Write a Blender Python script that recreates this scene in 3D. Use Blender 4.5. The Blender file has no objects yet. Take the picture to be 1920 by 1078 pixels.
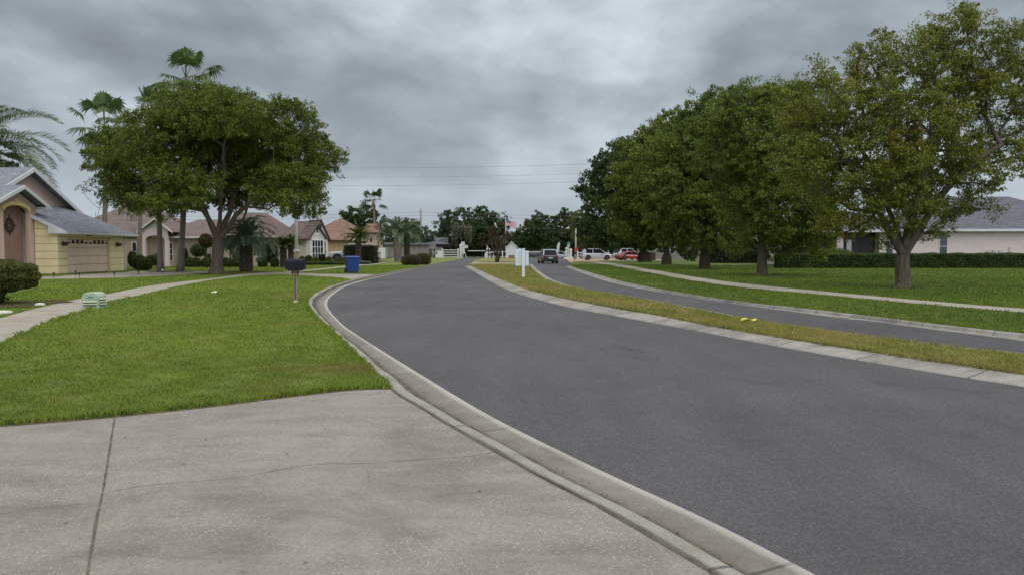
import bpy, math, random
import numpy as np
from mathutils import Vector, Matrix
rng = np.random.default_rng(7)
random.seed(7)
SC = bpy.context.scene
R = math.radians
F = 1400.0; HC = 1.5; PITCH = math.atan(69/1400.0)
SP, CP = math.sin(PITCH), math.cos(PITCH)

# ---------------------------------------------------------------- camera
cam = bpy.data.cameras.new('camera'); cam_o = bpy.data.objects.new('camera', cam)
SC.collection.objects.link(cam_o); SC.camera = cam_o
cam.sensor_width = 36.0; cam.lens = 36.0*F/1920.0
cam.clip_start = 0.05; cam.clip_end = 4000
cam_o.location = (0, 0, HC); cam_o.rotation_euler = (R(90)-PITCH, 0, 0)

# ---------------------------------------------------------------- nodes helper
def nd(nt, typ, ins=None, **props):
    n = nt.nodes.new(typ)
    for k, v in props.items(): setattr(n, k, v)
    for k, v in (ins or {}).items():
        s = n.inputs[k]
        if isinstance(v, bpy.types.NodeSocket): nt.links.new(v, s)
        elif isinstance(v, bpy.types.Node): nt.links.new(v.outputs[0], s)
        else: s.default_value = v
    return n
def mth(nt, op, a, b=None, c=None, clamp=False):
    ins = {0: a}
    if b is not None: ins[1] = b
    if c is not None: ins[2] = c
    return nd(nt, 'ShaderNodeMath', ins, operation=op, use_clamp=clamp).outputs[0]
def ramp(nt, fac, stops):
    n = nd(nt, 'ShaderNodeValToRGB', {0: fac}); el = n.color_ramp.elements
    def put(e, c): e.color = (c[0], c[1], c[2], 1) if not isinstance(c, (int, float)) else (c, c, c, 1)
    while len(el) > 1: el.remove(el[-1])
    el[0].position = stops[0][0]; put(el[0], stops[0][1])
    for p, c in stops[1:]: put(el.new(p), c)
    return n.outputs[0]
def mix(nt, fac, a, b, blend='MIX'):
    n = nt.nodes.new('ShaderNodeMix'); n.data_type = 'RGBA'; n.blend_type = blend
    for i, v in ((0, fac), (6, a), (7, b)):
        if isinstance(v, bpy.types.NodeSocket): nt.links.new(v, n.inputs[i])
        elif i and len(v) == 3: n.inputs[i].default_value = (*v, 1)
        else: n.inputs[i].default_value = v
    return n.outputs[2]

# ---------------------------------------------------------------- world and sun
SUN_EL, SUN_AZ = R(55), R(118)      # azimuth clockwise from +Y (behind, to the right)
wd = bpy.data.worlds.new("World"); SC.world = wd; wd.use_nodes = True
nt = wd.node_tree; nt.nodes.clear()
sky = nd(nt, 'ShaderNodeTexSky', sky_type='NISHITA', sun_disc=False, sun_elevation=SUN_EL, sun_rotation=SUN_AZ)
tc = nd(nt, 'ShaderNodeTexCoord')
sep = nd(nt, 'ShaderNodeSeparateXYZ', {0: tc.outputs['Generated']})
zc = mth(nt, 'MAXIMUM', sep.outputs[2], 0.0)
den = mth(nt, 'ADD', zc, 0.20)
cx = mth(nt, 'DIVIDE', sep.outputs[0], den); cy = mth(nt, 'DIVIDE', sep.outputs[1], den)
pv = nd(nt, 'ShaderNodeCombineXYZ', {0: mth(nt, 'MULTIPLY', sep.outputs[0], 2.1), 1: mth(nt, 'MULTIPLY', sep.outputs[1], 1.0), 2: mth(nt, 'MULTIPLY', mth(nt, 'POWER', zc, 0.85), 3.6)}).outputs[0]
def cl_noise(scale, sx, sy, off, detail, rough, dist):
    mp = nd(nt, 'ShaderNodeMapping', {0: pv, 1: off, 2: (0, R(-12), 0), 3: (sx, sy, 1)})
    return nd(nt, 'ShaderNodeTexNoise', {'Vector': mp.outputs[0], 'Scale': scale, 'Detail': detail, 'Roughness': rough, 'Distortion': dist}).outputs[0]
n1 = cl_noise(2.3, 1, 1.0, (3.1, 0.7, 0), 4, 0.5, 0.1)
n2 = cl_noise(5.2, 0.9, 1.0, (8.3, 4.2, 0), 6, 0.5, 0.15)
n3 = cl_noise(0.9, 1, 1, (1.3, 9.2, 0), 2, 0.5, 0.0)
s = mth(nt, 'ADD', mth(nt, 'MULTIPLY', n1, 0.50), mth(nt, 'ADD', mth(nt, 'MULTIPLY', n2, 0.27), mth(nt, 'MULTIPLY', n3, 0.23)))
def thin(px, py, amp, wx, wy, s):      # where the cloud deck is thinner (+) or thicker (-)
    u = (px-960)/F; v = (539-py)/F; d0 = Vector((u, CP+SP*v, -SP+CP*v)).normalized()
    ax = mth(nt, 'POWER', mth(nt, 'ABSOLUTE', mth(nt, 'DIVIDE', mth(nt, 'SUBTRACT', sep.outputs[0], d0.x), wx)), 2.0)
    az = mth(nt, 'POWER', mth(nt, 'ABSOLUTE', mth(nt, 'DIVIDE', mth(nt, 'SUBTRACT', sep.outputs[2], d0.z), wz_(wy))), 2.0)
    ay = mth(nt, 'GREATER_THAN', sep.outputs[1], 0.0)
    g = mth(nt, 'MULTIPLY', mth(nt, 'EXPONENT', mth(nt, 'MULTIPLY', mth(nt, 'ADD', ax, az), -1.0)), ay)
    return mth(nt, 'ADD', s, mth(nt, 'MULTIPLY', g, amp))
wz_ = lambda w: w
for a_ in ((1120, 40, .065, .14, .06), (690, 30, .07, .07, .05), (1010, 90, .045, .25, .07), (150, 60, -.05, .2, .08), (1420, 100, -.045, .12, .08), (560, 150, -.03, .2, .05), (900, 370, .07, .35, .025), (180, 230, .03, .1, .05)): s = thin(*a_[:3], a_[3], a_[4], s)
ccol = ramp(nt, s, [(0.36, (0.212, 0.240, 0.272)), (0.44, (0.270, 0.308, 0.345)), (0.51, (0.348, 0.398, 0.44)), (0.57, (0.445, 0.50, 0.548)), (0.66, (0.61, 0.68, 0.73))])
# paler towards the horizon, and much brighter overhead (an overcast sky's own distribution)
hz = ramp(nt, zc, [(0.0, 1.0), (0.06, 0.75), (0.14, 0.12), (0.22, 0.0)])
ccol = mix(nt, mth(nt, 'MULTIPLY', hz, 0.62), ccol, (0.47, 0.53, 0.60))
up = mth(nt, 'SUBTRACT', zc, 0.30); up = mth(nt, 'MAXIMUM', up, 0.0)
gain = mth(nt, 'ADD', 1.0, mth(nt, 'MULTIPLY', up, 5.2))
back = mth(nt, 'MAXIMUM', mth(nt, 'SUBTRACT', -0.05, sep.outputs[1]), 0.0); gain = mth(nt, 'ADD', gain, mth(nt, 'MULTIPLY', back, 2.2)); side_ = mth(nt, 'MAXIMUM', mth(nt, 'SUBTRACT', sep.outputs[0], 0.58), 0.0); gain = mth(nt, 'ADD', gain, mth(nt, 'MULTIPLY', side_, 2.0))  # extra sky brightness added behind and right, out of view, to light walls
ccol = mix(nt, mth(nt, 'MULTIPLY', up, 3.0, clamp=True), ccol, (0.355, 0.350, 0.335))
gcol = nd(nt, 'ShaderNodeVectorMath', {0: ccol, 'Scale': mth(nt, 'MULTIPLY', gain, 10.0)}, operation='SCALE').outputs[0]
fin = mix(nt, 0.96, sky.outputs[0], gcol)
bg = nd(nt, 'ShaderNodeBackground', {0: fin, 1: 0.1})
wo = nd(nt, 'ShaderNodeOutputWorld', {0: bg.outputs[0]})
sun = bpy.data.lights.new('sun', 'SUN'); sun.energy = 0.7; sun.angle = R(25); sun.color = (1, 0.965, 0.92)
sun_o = bpy.data.objects.new('sun', sun); SC.collection.objects.link(sun_o)
sd = Vector((math.sin(SUN_AZ)*math.cos(SUN_EL), math.cos(SUN_AZ)*math.cos(SUN_EL), math.sin(SUN_EL)))
sun_o.rotation_euler = sd.to_track_quat('Z', 'Y').to_euler(); sun_o.location = (0, 0, 60)
SC.view_settings.view_transform = 'Standard'; SC.view_settings.look = 'None'
SC.view_settings.exposure = 0.14; SC.view_settings.gamma = 1.0
SC.cycles.max_bounces = 6; SC.cycles.transparent_max_bounces = 4

# ---------------------------------------------------------------- geometry helpers
def ray(px, py):
    u = (px-960)/F; v = (539-py)/F
    return np.array([u, CP + SP*v, -SP + CP*v])
def G(px, py, z=0.0):              # point of the plane z seen there
    d = ray(px, py); t = (z-HC)/d[2]; return (d[0]*t, d[1]*t)
def at(px, py, y):                 # point at distance y seen there
    d = ray(px, py); t = y/d[1]; return (d[0]*t, y, HC + d[2]*t)
def XW(px, y): return at(px, 470, y)[0]
def mpp(y): return y/F
def trace(pts, z=0.0): return [G(a, b, z) for a, b in pts]
def chaikin(p, n=2):
    p = np.array(p, float)
    for _ in range(n):
        q = [p[0]]
        for a, b in zip(p[:-1], p[1:]): q += [a*.75+b*.25, a*.25+b*.75]
        q.append(p[-1]); p = np.array(q)
    return p
def extend(p, start=0, end=0):
    p = np.array(p, float)
    if start:
        d = p[0]-p[1]; d /= np.linalg.norm(d); p = np.vstack([p[0]+d*start, p])
    if end:
        d = p[-1]-p[-2]; d /= np.linalg.norm(d); p = np.vstack([p, p[-1]+d*end])
    return p
def resample(p, step_near=0.3):
    out = [p[0]]
    for a, b in zip(p[:-1], p[1:]):
        L = np.linalg.norm(b-a); st = max(step_near, 0.02*np.linalg.norm(a))
        k = max(1, int(L/st))
        for i in range(1, k+1): out.append(a+(b-a)*i/k)
    return np.array(out)
def nearest(p, line):
    best = None
    a = line[:-1]; d = line[1:]-a; l2 = (d**2).sum(1)+1e-12
    t = np.clip(((p-a)*d).sum(1)/l2, 0, 1); q = a+d*t[:, None]; e = ((q-p)**2).sum(1)
    return q[e.argmin()]
def inside(P, poly):
    x, y = P[:, 0], P[:, 1]; poly = np.asarray(poly); n = len(poly); c = np.zeros(len(P), bool); j = n-1
    for i in range(n):
        xi, yi = poly[i]; xj, yj = poly[j]
        if yi != yj:
            c ^= ((yi > y) != (yj > y)) & (x < (xj-xi)*(y-yi)/(yj-yi)+xi)
        j = i
    return c

FR = {}
def setup(o, label=None, cat=None, group=None, kind=None):
    if label: o['label'] = label
    if cat: o['category'] = cat
    if group: o['group'] = group
    if kind: o['kind'] = kind
    return o
def thing(name, label, cat, loc=(0, 0, 0), rz=0.0, group=None):
    o = bpy.data.objects.new(name, None); o.empty_display_size = 0.3
    SC.collection.objects.link(o)
    o.location = loc; o.rotation_euler = (0, 0, rz)
    FR[o] = Matrix.Translation(Vector(loc)) @ Matrix.Rotation(rz, 4, 'Z')
    return setup(o, label, cat, group)

class MB:
    def __init__(s): s.v = []; s.f = []; s.m = []; s.mi = 0; s.T = None
    def add(s, vs, fs):
        b = len(s.v)
        if s.T is not None: vs = [tuple(s.T @ Vector(v)) for v in vs]
        s.v += [tuple(v) for v in vs]
        for f in fs: s.f.append([b+i for i in f]); s.m.append(s.mi)
        return s
    def box(s, x0, x1, y0, y1, z0, z1):
        return s.add([(x0,y0,z0),(x1,y0,z0),(x1,y1,z0),(x0,y1,z0),(x0,y0,z1),(x1,y0,z1),(x1,y1,z1),(x0,y1,z1)],
                     [(0,3,2,1),(4,5,6,7),(0,1,5,4),(1,2,6,5),(2,3,7,6),(3,0,4,7)])
    def cbox(s, c, w, d, h): return s.box(c[0]-w/2, c[0]+w/2, c[1]-d/2, c[1]+d/2, c[2], c[2]+h)
    def prism(s, pts, vec):       # planar outline pushed along vec
        n = len(pts); vec = np.array(vec); a = [tuple(p) for p in pts]; b = [tuple(np.array(p)+vec) for p in pts]
        return s.add(a+b, [list(range(n))[::-1], list(range(n, 2*n))] + [(i, (i+1) % n, n+(i+1) % n, n+i) for i in range(n)])
    def tube(s, pts, rad, n=8, cap=True, prof=None):
        pts = [np.array(p, float) for p in pts]
        if not hasattr(rad, '__len__'): rad = [rad]*len(pts)
        rings = []; ref = None
        for i, p in enumerate(pts):
            t = pts[min(i+1, len(pts)-1)]-pts[max(i-1, 0)]; t = t/(np.linalg.norm(t)+1e-9)
            if ref is None: ref = np.array([1, 0, 0]) if abs(t[0]) < .8 else np.array([0, 1, 0])
            u = np.cross(t, ref); u /= np.linalg.norm(u); w = np.cross(u, t); ref = w
            ref = np.cross(t, u)*-1
            ring = []
            for k in range(n):
                a = 2*math.pi*k/n; rr = rad[i]*(prof(i, a) if prof else 1)
                ring.append(p + (u*math.cos(a)+np.cross(t, u)*math.sin(a))*rr)
            ref = np.cross(t, u) if False else ref
            rings.append(ring)
        vs = [q for r in rings for q in r]; fs = []
        for i in range(len(pts)-1):
            for k in range(n): fs.append((i*n+k, i*n+(k+1) % n, (i+1)*n+(k+1) % n, (i+1)*n+k))
        if cap: fs += [list(range(n))[::-1], [(len(pts)-1)*n+k for k in range(n)]]
        return s.add(vs, fs)
    def lathe(s, c, prof, n=16):   # prof: list of (r, z)
        vs = []; fs = []
        for r, z in prof:
            for k in range(n): a = 2*math.pi*k/n; vs.append((c[0]+r*math.cos(a), c[1]+r*math.sin(a), c[2]+z))
        for i in range(len(prof)-1):
            for k in range(n): fs.append((i*n+k, i*n+(k+1) % n, (i+1)*n+(k+1) % n, (i+1)*n+k))
        fs += [list(range(n))[::-1], [(len(prof)-1)*n+k for k in range(n)]]
        return s.add(vs, fs)
    def build(s, name, mats, parent=None, smooth=False, world=True, bevel=0, label=None):
        if not isinstance(mats, (list, tuple)): mats = [mats]
        V = [Vector(v) for v in s.v]
        if parent is not None and world:
            inv = FR[parent].inverted(); V = [inv @ v for v in V]
        me = bpy.data.meshes.new(name); me.from_pydata([tuple(v) for v in V], [], s.f)
        for m in mats: me.materials.append(m)
        me.polygons.foreach_set('material_index', s.m)
        uvl = me.uv_layers.new(name='UVMap').data
        for p in me.polygons:
            n = p.normal; t = Vector((-n.y, n.x, 0))
            t = Vector((1, 0, 0)) if t.length < 0.05 else t.normalized()
            b = n.cross(t)
            for li in p.loop_indices:
                co = me.vertices[me.loops[li].vertex_index].co; uvl[li].uv = (co.dot(t), co.dot(b))
        if smooth: me.polygons.foreach_set('use_smooth', [True]*len(me.polygons))
        o = bpy.data.objects.new(name, me); SC.collection.objects.link(o)
        if parent is not None: o.parent = parent
        FR[o] = FR[parent] if parent is not None else Matrix()
        if bevel:
            md = o.modifiers.new('bevel', 'BEVEL'); md.width = bevel; md.segments = 2; md.limit_method = 'ANGLE'
        if label: o['label'] = label
        return o
def quads_obj(name, V, k, mats, parent=None, midx=None, smooth=False):
    """V: (n*k,3) array of faces with k corners each, as one mesh."""
    if parent is not None:
        M = np.array(FR[parent].inverted()); V = V @ M[:3, :3].T + M[:3, 3]
    n = len(V)//k; me = bpy.data.meshes.new(name)
    me.vertices.add(len(V)); me.vertices.foreach_set('co', V.astype(np.float32).ravel())
    me.loops.add(n*k); me.loops.foreach_set('vertex_index', np.arange(n*k, dtype=np.int32))
    me.polygons.add(n); me.polygons.foreach_set('loop_start', np.arange(0, n*k, k, dtype=np.int32))
    me.polygons.foreach_set('loop_total', np.full(n, k, dtype=np.int32))
    for m in (mats if isinstance(mats, (list, tuple)) else [mats]): me.materials.append(m)
    if midx is not None: me.polygons.foreach_set('material_index', midx.astype(np.int32))
    me.update(calc_edges=True)
    o = bpy.data.objects.new(name, me); SC.collection.objects.link(o)
    if parent is not None: o.parent = parent
    return o

# ---------------------------------------------------------------- materials
def bsdf_mat(name):
    m = bpy.data.materials.new(name); m.use_nodes = True; t = m.node_tree
    return m, t, t.nodes['Principled BSDF']
def obj_noise(t, scale, detail=4, rough=0.55, coord='Object', dist=0.0, vec=None):
    v = vec if vec is not None else nd(t, 'ShaderNodeTexCoord').outputs[coord]
    return nd(t, 'ShaderNodeTexNoise', {'Vector': v, 'Scale': scale, 'Detail': detail, 'Roughness': rough, 'Distortion': dist}).outputs[0]
def plain(name, col, rough=0.6, var=0.12, scale=6.0, metal=0.0, bump=0.0, coat=0.0, spec=0.5):
    m, t, b = bsdf_mat(name)
    n = obj_noise(t, scale, 5)
    c = ramp(t, n, [(0.3, tuple(x*(1-var) for x in col)), (0.7, tuple(min(1, x*(1+var)) for x in col))])
    t.links.new(c, b.inputs['Base Color']); b.inputs['Roughness'].default_value = rough
    b.inputs['Metallic'].default_value = metal; b.inputs['Coat Weight'].default_value = coat
    b.inputs['Specular IOR Level'].default_value = spec
    if bump:
        bp = nd(t, 'ShaderNodeBump', {'Strength': bump, 'Distance': 0.02, 'Height': obj_noise(t, scale*8, 4)})
        t.links.new(bp.outputs[0], b.inputs['Normal'])
    return m
def leafy(name, dark, light, warm=None, nscale=0.45, trans=0.16, warm_at=0.62):
    m, t, b = bsdf_mat(name)
    geo = nd(t, 'ShaderNodeNewGeometry')
    rnd = geo.outputs['Random Per Island']
    n = obj_noise(t, nscale, 3, 0.6)
    f = mth(t, 'ADD', mth(t, 'MULTIPLY', rnd, 0.55), mth(t, 'MULTIPLY', n, 0.7))
    c = ramp(t, f, [(0.3, dark), (0.85, light)])
    if warm:
        w = ramp(t, obj_noise(t, nscale*1.3, 3, 0.6, vec=nd(t, 'ShaderNodeMapping', {0: nd(t, 'ShaderNodeTexCoord').outputs['Object'], 1: (5, 3, 8)}).outputs[0]), [(warm_at-0.06, 0.0), (warm_at+0.08, 1.0)])
        c = mix(t, mth(t, 'MULTIPLY', w, mth(t, 'ADD', 0.35, mth(t, 'MULTIPLY', rnd, 0.6)), clamp=True), c, warm)
    t.links.new(c, b.inputs['Base Color']); b.inputs['Roughness'].default_value = 0.55
    b.inputs['Specular IOR Level'].default_value = 0.2
    tr = nd(t, 'ShaderNodeBsdfTranslucent', {0: mix(t, 0.5, c, tuple(min(1, x*1.6) for x in light))})
    mx = nd(t, 'ShaderNodeMixShader', {0: trans, 1: b.outputs[0], 2: tr.outputs[0]})
    t.links.new(mx.outputs[0], t.nodes['Material Output'].inputs[0])
    return m
M = {}
M['leaf_oak'] = leafy('leaf_oak', (0.032, 0.052, 0.010), (0.140, 0.180, 0.024), (0.15, 0.17, 0.024), 0.35)
M['leaf_near'] = leafy('leaf_near', (0.044, 0.064, 0.014), (0.195, 0.220, 0.034), (0.26, 0.21, 0.026), 0.5, warm_at=0.60)
M['leaf_mid'] = leafy('leaf_mid', (0.034, 0.060, 0.014), (0.155, 0.205, 0.032), (0.21, 0.24, 0.034), 0.35)
M['leaf_dark'] = leafy('leaf_dark', (0.022, 0.042, 0.015), (0.064, 0.100, 0.028), None, 0.3)
M['leaf_far'] = leafy('leaf_far', (0.024, 0.042, 0.020), (0.064, 0.095, 0.035), None, 0.2)
M['leaf_olive'] = leafy('leaf_olive', (0.05, 0.07, 0.02), (0.13, 0.15, 0.03), (0.15, 0.14, 0.03), 0.3)
M['leaf_red'] = leafy('leaf_red', (0.035, 0.032, 0.018), (0.085, 0.058, 0.030), (0.11, 0.05, 0.035), 0.8)
M['moss'] = leafy('moss', (0.07, 0.075, 0.045), (0.13, 0.135, 0.08), None, 0.6)
M['palm_green'] = leafy('palm_green', (0.030, 0.060, 0.022), (0.085, 0.140, 0.040), (0.15, 0.14, 0.05), 0.9)
M['palm_blue'] = leafy('palm_blue', (0.060, 0.095, 0.060), (0.150, 0.205, 0.125), None, 0.9)
M['palm_near'] = leafy('palm_near', (0.040, 0.070, 0.028), (0.150, 0.190, 0.080), None, 0.6)
M['sago'] = leafy('sago', (0.030, 0.055, 0.014), (0.080, 0.120, 0.022), None, 0.9)
M['dead_frond'] = leafy('dead_frond', (0.10, 0.075, 0.045), (0.2, 0.15, 0.09), None, 1.5, 0.1)
M['hedge'] = leafy('hedge', (0.026, 0.045, 0.014), (0.080, 0.115, 0.024), None, 1.2)
M['shrub_red'] = leafy('shrub_red', (0.040, 0.036, 0.016), (0.105, 0.075, 0.028), (0.12, 0.06, 0.03), 1.5)
M['shrub_olive'] = leafy('shrub_olive', (0.040, 0.050, 0.014), (0.12, 0.13, 0.030), (0.12, 0.085, 0.03), 1.8)
M['hedge_dark'] = leafy('hedge_dark', (0.022, 0.026, 0.014), (0.055, 0.058, 0.026), (0.06, 0.035, 0.022), 1.2)
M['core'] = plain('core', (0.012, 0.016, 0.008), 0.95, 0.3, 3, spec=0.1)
def bark(name, a, b_, scale=5, ring=False):
    m, t, b = bsdf_mat(name)
    oc = nd(t, 'ShaderNodeTexCoord').outputs['Object']
    mp = nd(t, 'ShaderNodeMapping', {0: oc, 3: (1, 1, 2.2 if ring else 0.22)}).outputs[0]
    n = obj_noise(t, scale*2.2, 6, 0.65, vec=mp, dist=0.6)
    c = ramp(t, n, [(0.32, a), (0.62, b_)])
    n2 = obj_noise(t, 1.3, 3)
    c = mix(t, mth(t, 'MULTIPLY', n2, 0.55), c, tuple(x*0.55 for x in b_))
    if ring:
        w = nd(t, 'ShaderNodeTexWave', {'Vector': oc, 'Scale': 2.6, 'Distortion': 3.0, 'Detail': 3}, wave_type='BANDS', bands_direction='Z').outputs['Fac']
        c = mix(t, mth(t, 'MULTIPLY', w, 0.35), c, a)
    t.links.new(c, b.inputs['Base Color']); b.inputs['Roughness'].default_value = 0.92
    b.inputs['Specular IOR Level'].default_value = 0.15
    bp = nd(t, 'ShaderNodeBump', {'Strength': 0.9, 'Distance': 0.05, 'Height': n})
    t.links.new(bp.outputs[0], b.inputs['Normal'])
    return m
M['bark'] = bark('bark', (0.045, 0.035, 0.028), (0.16, 0.13, 0.10))
M['bark_dark'] = bark('bark_dark', (0.025, 0.020, 0.016), (0.09, 0.072, 0.055))
M['bark_palm'] = bark('bark_palm', (0.13, 0.11, 0.095), (0.30, 0.265, 0.23), ring=True)
M['bark_pindo'] = bark('bark_pindo', (0.028, 0.022, 0.018), (0.13, 0.10, 0.08), 4)
def concrete(name, base, var=0.22, speck=True, joints=0.0, stain=(0.6, 0.58, 0.5), edge=False, stripe=False):
    m, t, b = bsdf_mat(name)
    oc = nd(t, 'ShaderNodeTexCoord'); o = oc.outputs['Object']
    big = obj_noise(t, 0.55, 5, 0.6, vec=o, dist=0.8)
    mid = obj_noise(t, 2.3, 6, 0.65, vec=nd(t, 'ShaderNodeMapping', {0: o, 3: (0.55, 1.5, 1), 2: (0, 0, R(-14))}).outputs[0], dist=0.5)
    fine = obj_noise(t, 55, 3, 0.7, vec=o)
    f = mth(t, 'ADD', mth(t, 'MULTIPLY', big, 0.5), mth(t, 'MULTIPLY', mid, 0.5))
    lo = tuple(x*(1-var) for x in base); hi = tuple(x*(1+var*0.75) for x in base)
    c = ramp(t, f, [(0.36, lo), (0.5, base), (0.66, hi)])
    st = ramp(t, obj_noise(t, 0.9, 5, 0.7, vec=nd(t, 'ShaderNodeMapping', {0: o, 1: (7, 2, 0)}).outputs[0], dist=1.0), [(0.5, 0.0), (0.72, 0.75)])
    c = mix(t, st, c, tuple(base[i]*stain[i] for i in range(3)))
    gr = ramp(t, obj_noise(t, 0.35, 3, 0.5, vec=nd(t, 'ShaderNodeMapping', {0: o, 1: (1, 8, 0)}).outputs[0]), [(0.52, 0.0), (0.7, 0.16)])
    c = mix(t, gr, c, (base[0]*0.82, base[1]*0.98, base[2]*0.86))
    c = mix(t, 0.55, c, ramp(t, fine, [(0.3, 0.62), (0.7, 1.25)]), 'MULTIPLY')
    if speck:
        vo = nd(t, 'ShaderNodeTexVoronoi', {'Vector': o, 'Scale': 75.0, 'Randomness': 1.0})
        on = mth(t, 'MULTIPLY', mth(t, 'LESS_THAN', vo.outputs['Distance'], 0.30), mth(t, 'GREATER_THAN', nd(t, 'ShaderNodeSeparateColor', {0: vo.outputs['Color']}).outputs[0], 0.80))
        where = ramp(t, obj_noise(t, 0.8, 4, 0.6, vec=nd(t, 'ShaderNodeMapping', {0: o, 1: (3, 5, 0)}).outputs[0]), [(0.42, 0.0), (0.56, 1.0)])
        c = mix(t, mth(t, 'MULTIPLY', mth(t, 'MULTIPLY', on, where), 0.6), c, (0.62, 0.60, 0.56))
        on2 = mth(t, 'MULTIPLY', mth(t, 'LESS_THAN', vo.outputs['Distance'], 0.35), mth(t, 'LESS_THAN', nd(t, 'ShaderNodeSeparateColor', {0: vo.outputs['Color']}).outputs[1], 0.12))
        c = mix(t, mth(t, 'MULTIPLY', on2, 0.5), c, tuple(x*0.4 for x in base))
    if joints or stripe:
        uv = nd(t, 'ShaderNodeSeparateXYZ', {0: oc.outputs['UV']})
    if joints:
        fr = mth(t, 'FRACT', mth(t, 'DIVIDE', uv.outputs[0], joints))
        j = mth(t, 'LESS_THAN', fr, 0.026/joints)
        c = mix(t, mth(t, 'MULTIPLY', j, 0.75), c, tuple(x*0.22 for x in base))
    if stripe:   # dirt lying along the flow line of the gutter, paler worn lips
        wob = mth(t, 'ADD', uv.outputs[1], mth(t, 'MULTIPLY', mth(t, 'SUBTRACT', mid, 0.5), 0.10))
        dirt = ramp(t, wob, [(0.0, 0.0), (0.10, 0.10), (0.18, 0.42), (0.36, 0.52), (0.50, 0.66), (0.57, 1.0), (0.74, 1.0), (0.78, 0.15), (0.94, 0.05), (1.0, 0.8)])
        c = mix(t, mth(t, 'MULTIPLY', dirt, ramp(t, obj_noise(t, 3.0, 5, 0.7, vec=o), [(0.25, 0.6), (0.6, 1.0)])), c, (base[0]*0.22, base[1]*0.20, base[2]*0.19))
        lip = ramp(t, wob, [(0.06, 1.0), (0.16, 0.0)])
        c = mix(t, mth(t, 'MULTIPLY', lip, 0.25), c, (0.62, 0.60, 0.57))
    t.links.new(c, b.inputs['Base Color']); b.inputs['Roughness'].default_value = 0.85
    b.inputs['Specular IOR Level'].default_value = 0.25
    h = mth(t, 'ADD', mth(t, 'MULTIPLY', fine, 1.0), mth(t, 'MULTIPLY', mid, 0.8))
    bp = nd(t, 'ShaderNodeBump', {'Strength': 0.5, 'Distance': 0.004, 'Height': h})
    t.links.new(bp.outputs[0], b.inputs['Normal'])
    return m
M['drive'] = concrete('drive', (0.222, 0.203, 0.182), 0.30, stain=(0.62, 0.62, 0.64))
M['path'] = concrete('path', (0.30, 0.27, 0.235), 0.15, speck=False, joints=0)
M['curb'] = concrete('curb', (0.275, 0.262, 0.235), 0.28, joints=3.05, stripe=True)
M['curb_m'] = concrete('curb_m', (0.25, 0.235, 0.22), 0.45, stain=(0.4, 0.38, 0.36), joints=1.6)
def asphalt():
    m, t, b = bsdf_mat('asphalt'); o = nd(t, 'ShaderNodeTexCoord').outputs['Object']
    big = obj_noise(t, 0.12, 4, 0.55, vec=o, dist=0.6)
    mid = obj_noise(t, 1.1, 5, 0.6, vec=nd(t, 'ShaderNodeMapping', {0: o, 2: (0, 0, R(20)), 3: (1.6, 0.35, 1)}).outputs[0])
    fine = obj_noise(t, 70, 2, 0.8, vec=o)
    vo = nd(t, 'ShaderNodeTexVoronoi', {'Vector': o, 'Scale': 85.0}); cr = nd(t, 'ShaderNodeSeparateColor', {0: vo.outputs['Color']}).outputs[0]
    f = mth(t, 'ADD', mth(t, 'MULTIPLY', big, 0.65), mth(t, 'MULTIPLY', mid, 0.35))
    c = ramp(t, f, [(0.36, (0.062, 0.062, 0.067)), (0.62, (0.098, 0.098, 0.104))])
    c = mix(t, 0.75, c, ramp(t, cr, [(0.0, 0.72), (0.6, 0.98), (1.0, 1.45)]), 'MULTIPLY')
    c = mix(t, 0.6, c, ramp(t, fine, [(0.3, 0.55), (0.7, 1.4)]), 'MULTIPLY')
    oil = ramp(t, obj_noise(t, 0.7, 5, 0.7, vec=nd(t, 'ShaderNodeMapping', {0: o, 1: (4, 9, 0), 3: (1, 0.6, 1)}).outputs[0], dist=1.2), [(0.58, 0.0), (0.72, 0.55)])
    c = mix(t, oil, c, (0.042, 0.042, 0.046))
    t.links.new(c, b.inputs['Base Color']); b.inputs['Roughness'].default_value = 0.85
    b.inputs['Specular IOR Level'].default_value = 0.22
    bp = nd(t, 'ShaderNodeBump', {'Strength': 0.9, 'Distance': 0.006, 'Height': mth(t, 'ADD', cr, fine)})
    t.links.new(bp.outputs[0], b.inputs['Normal']); return m
M['asphalt'] = asphalt()
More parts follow.
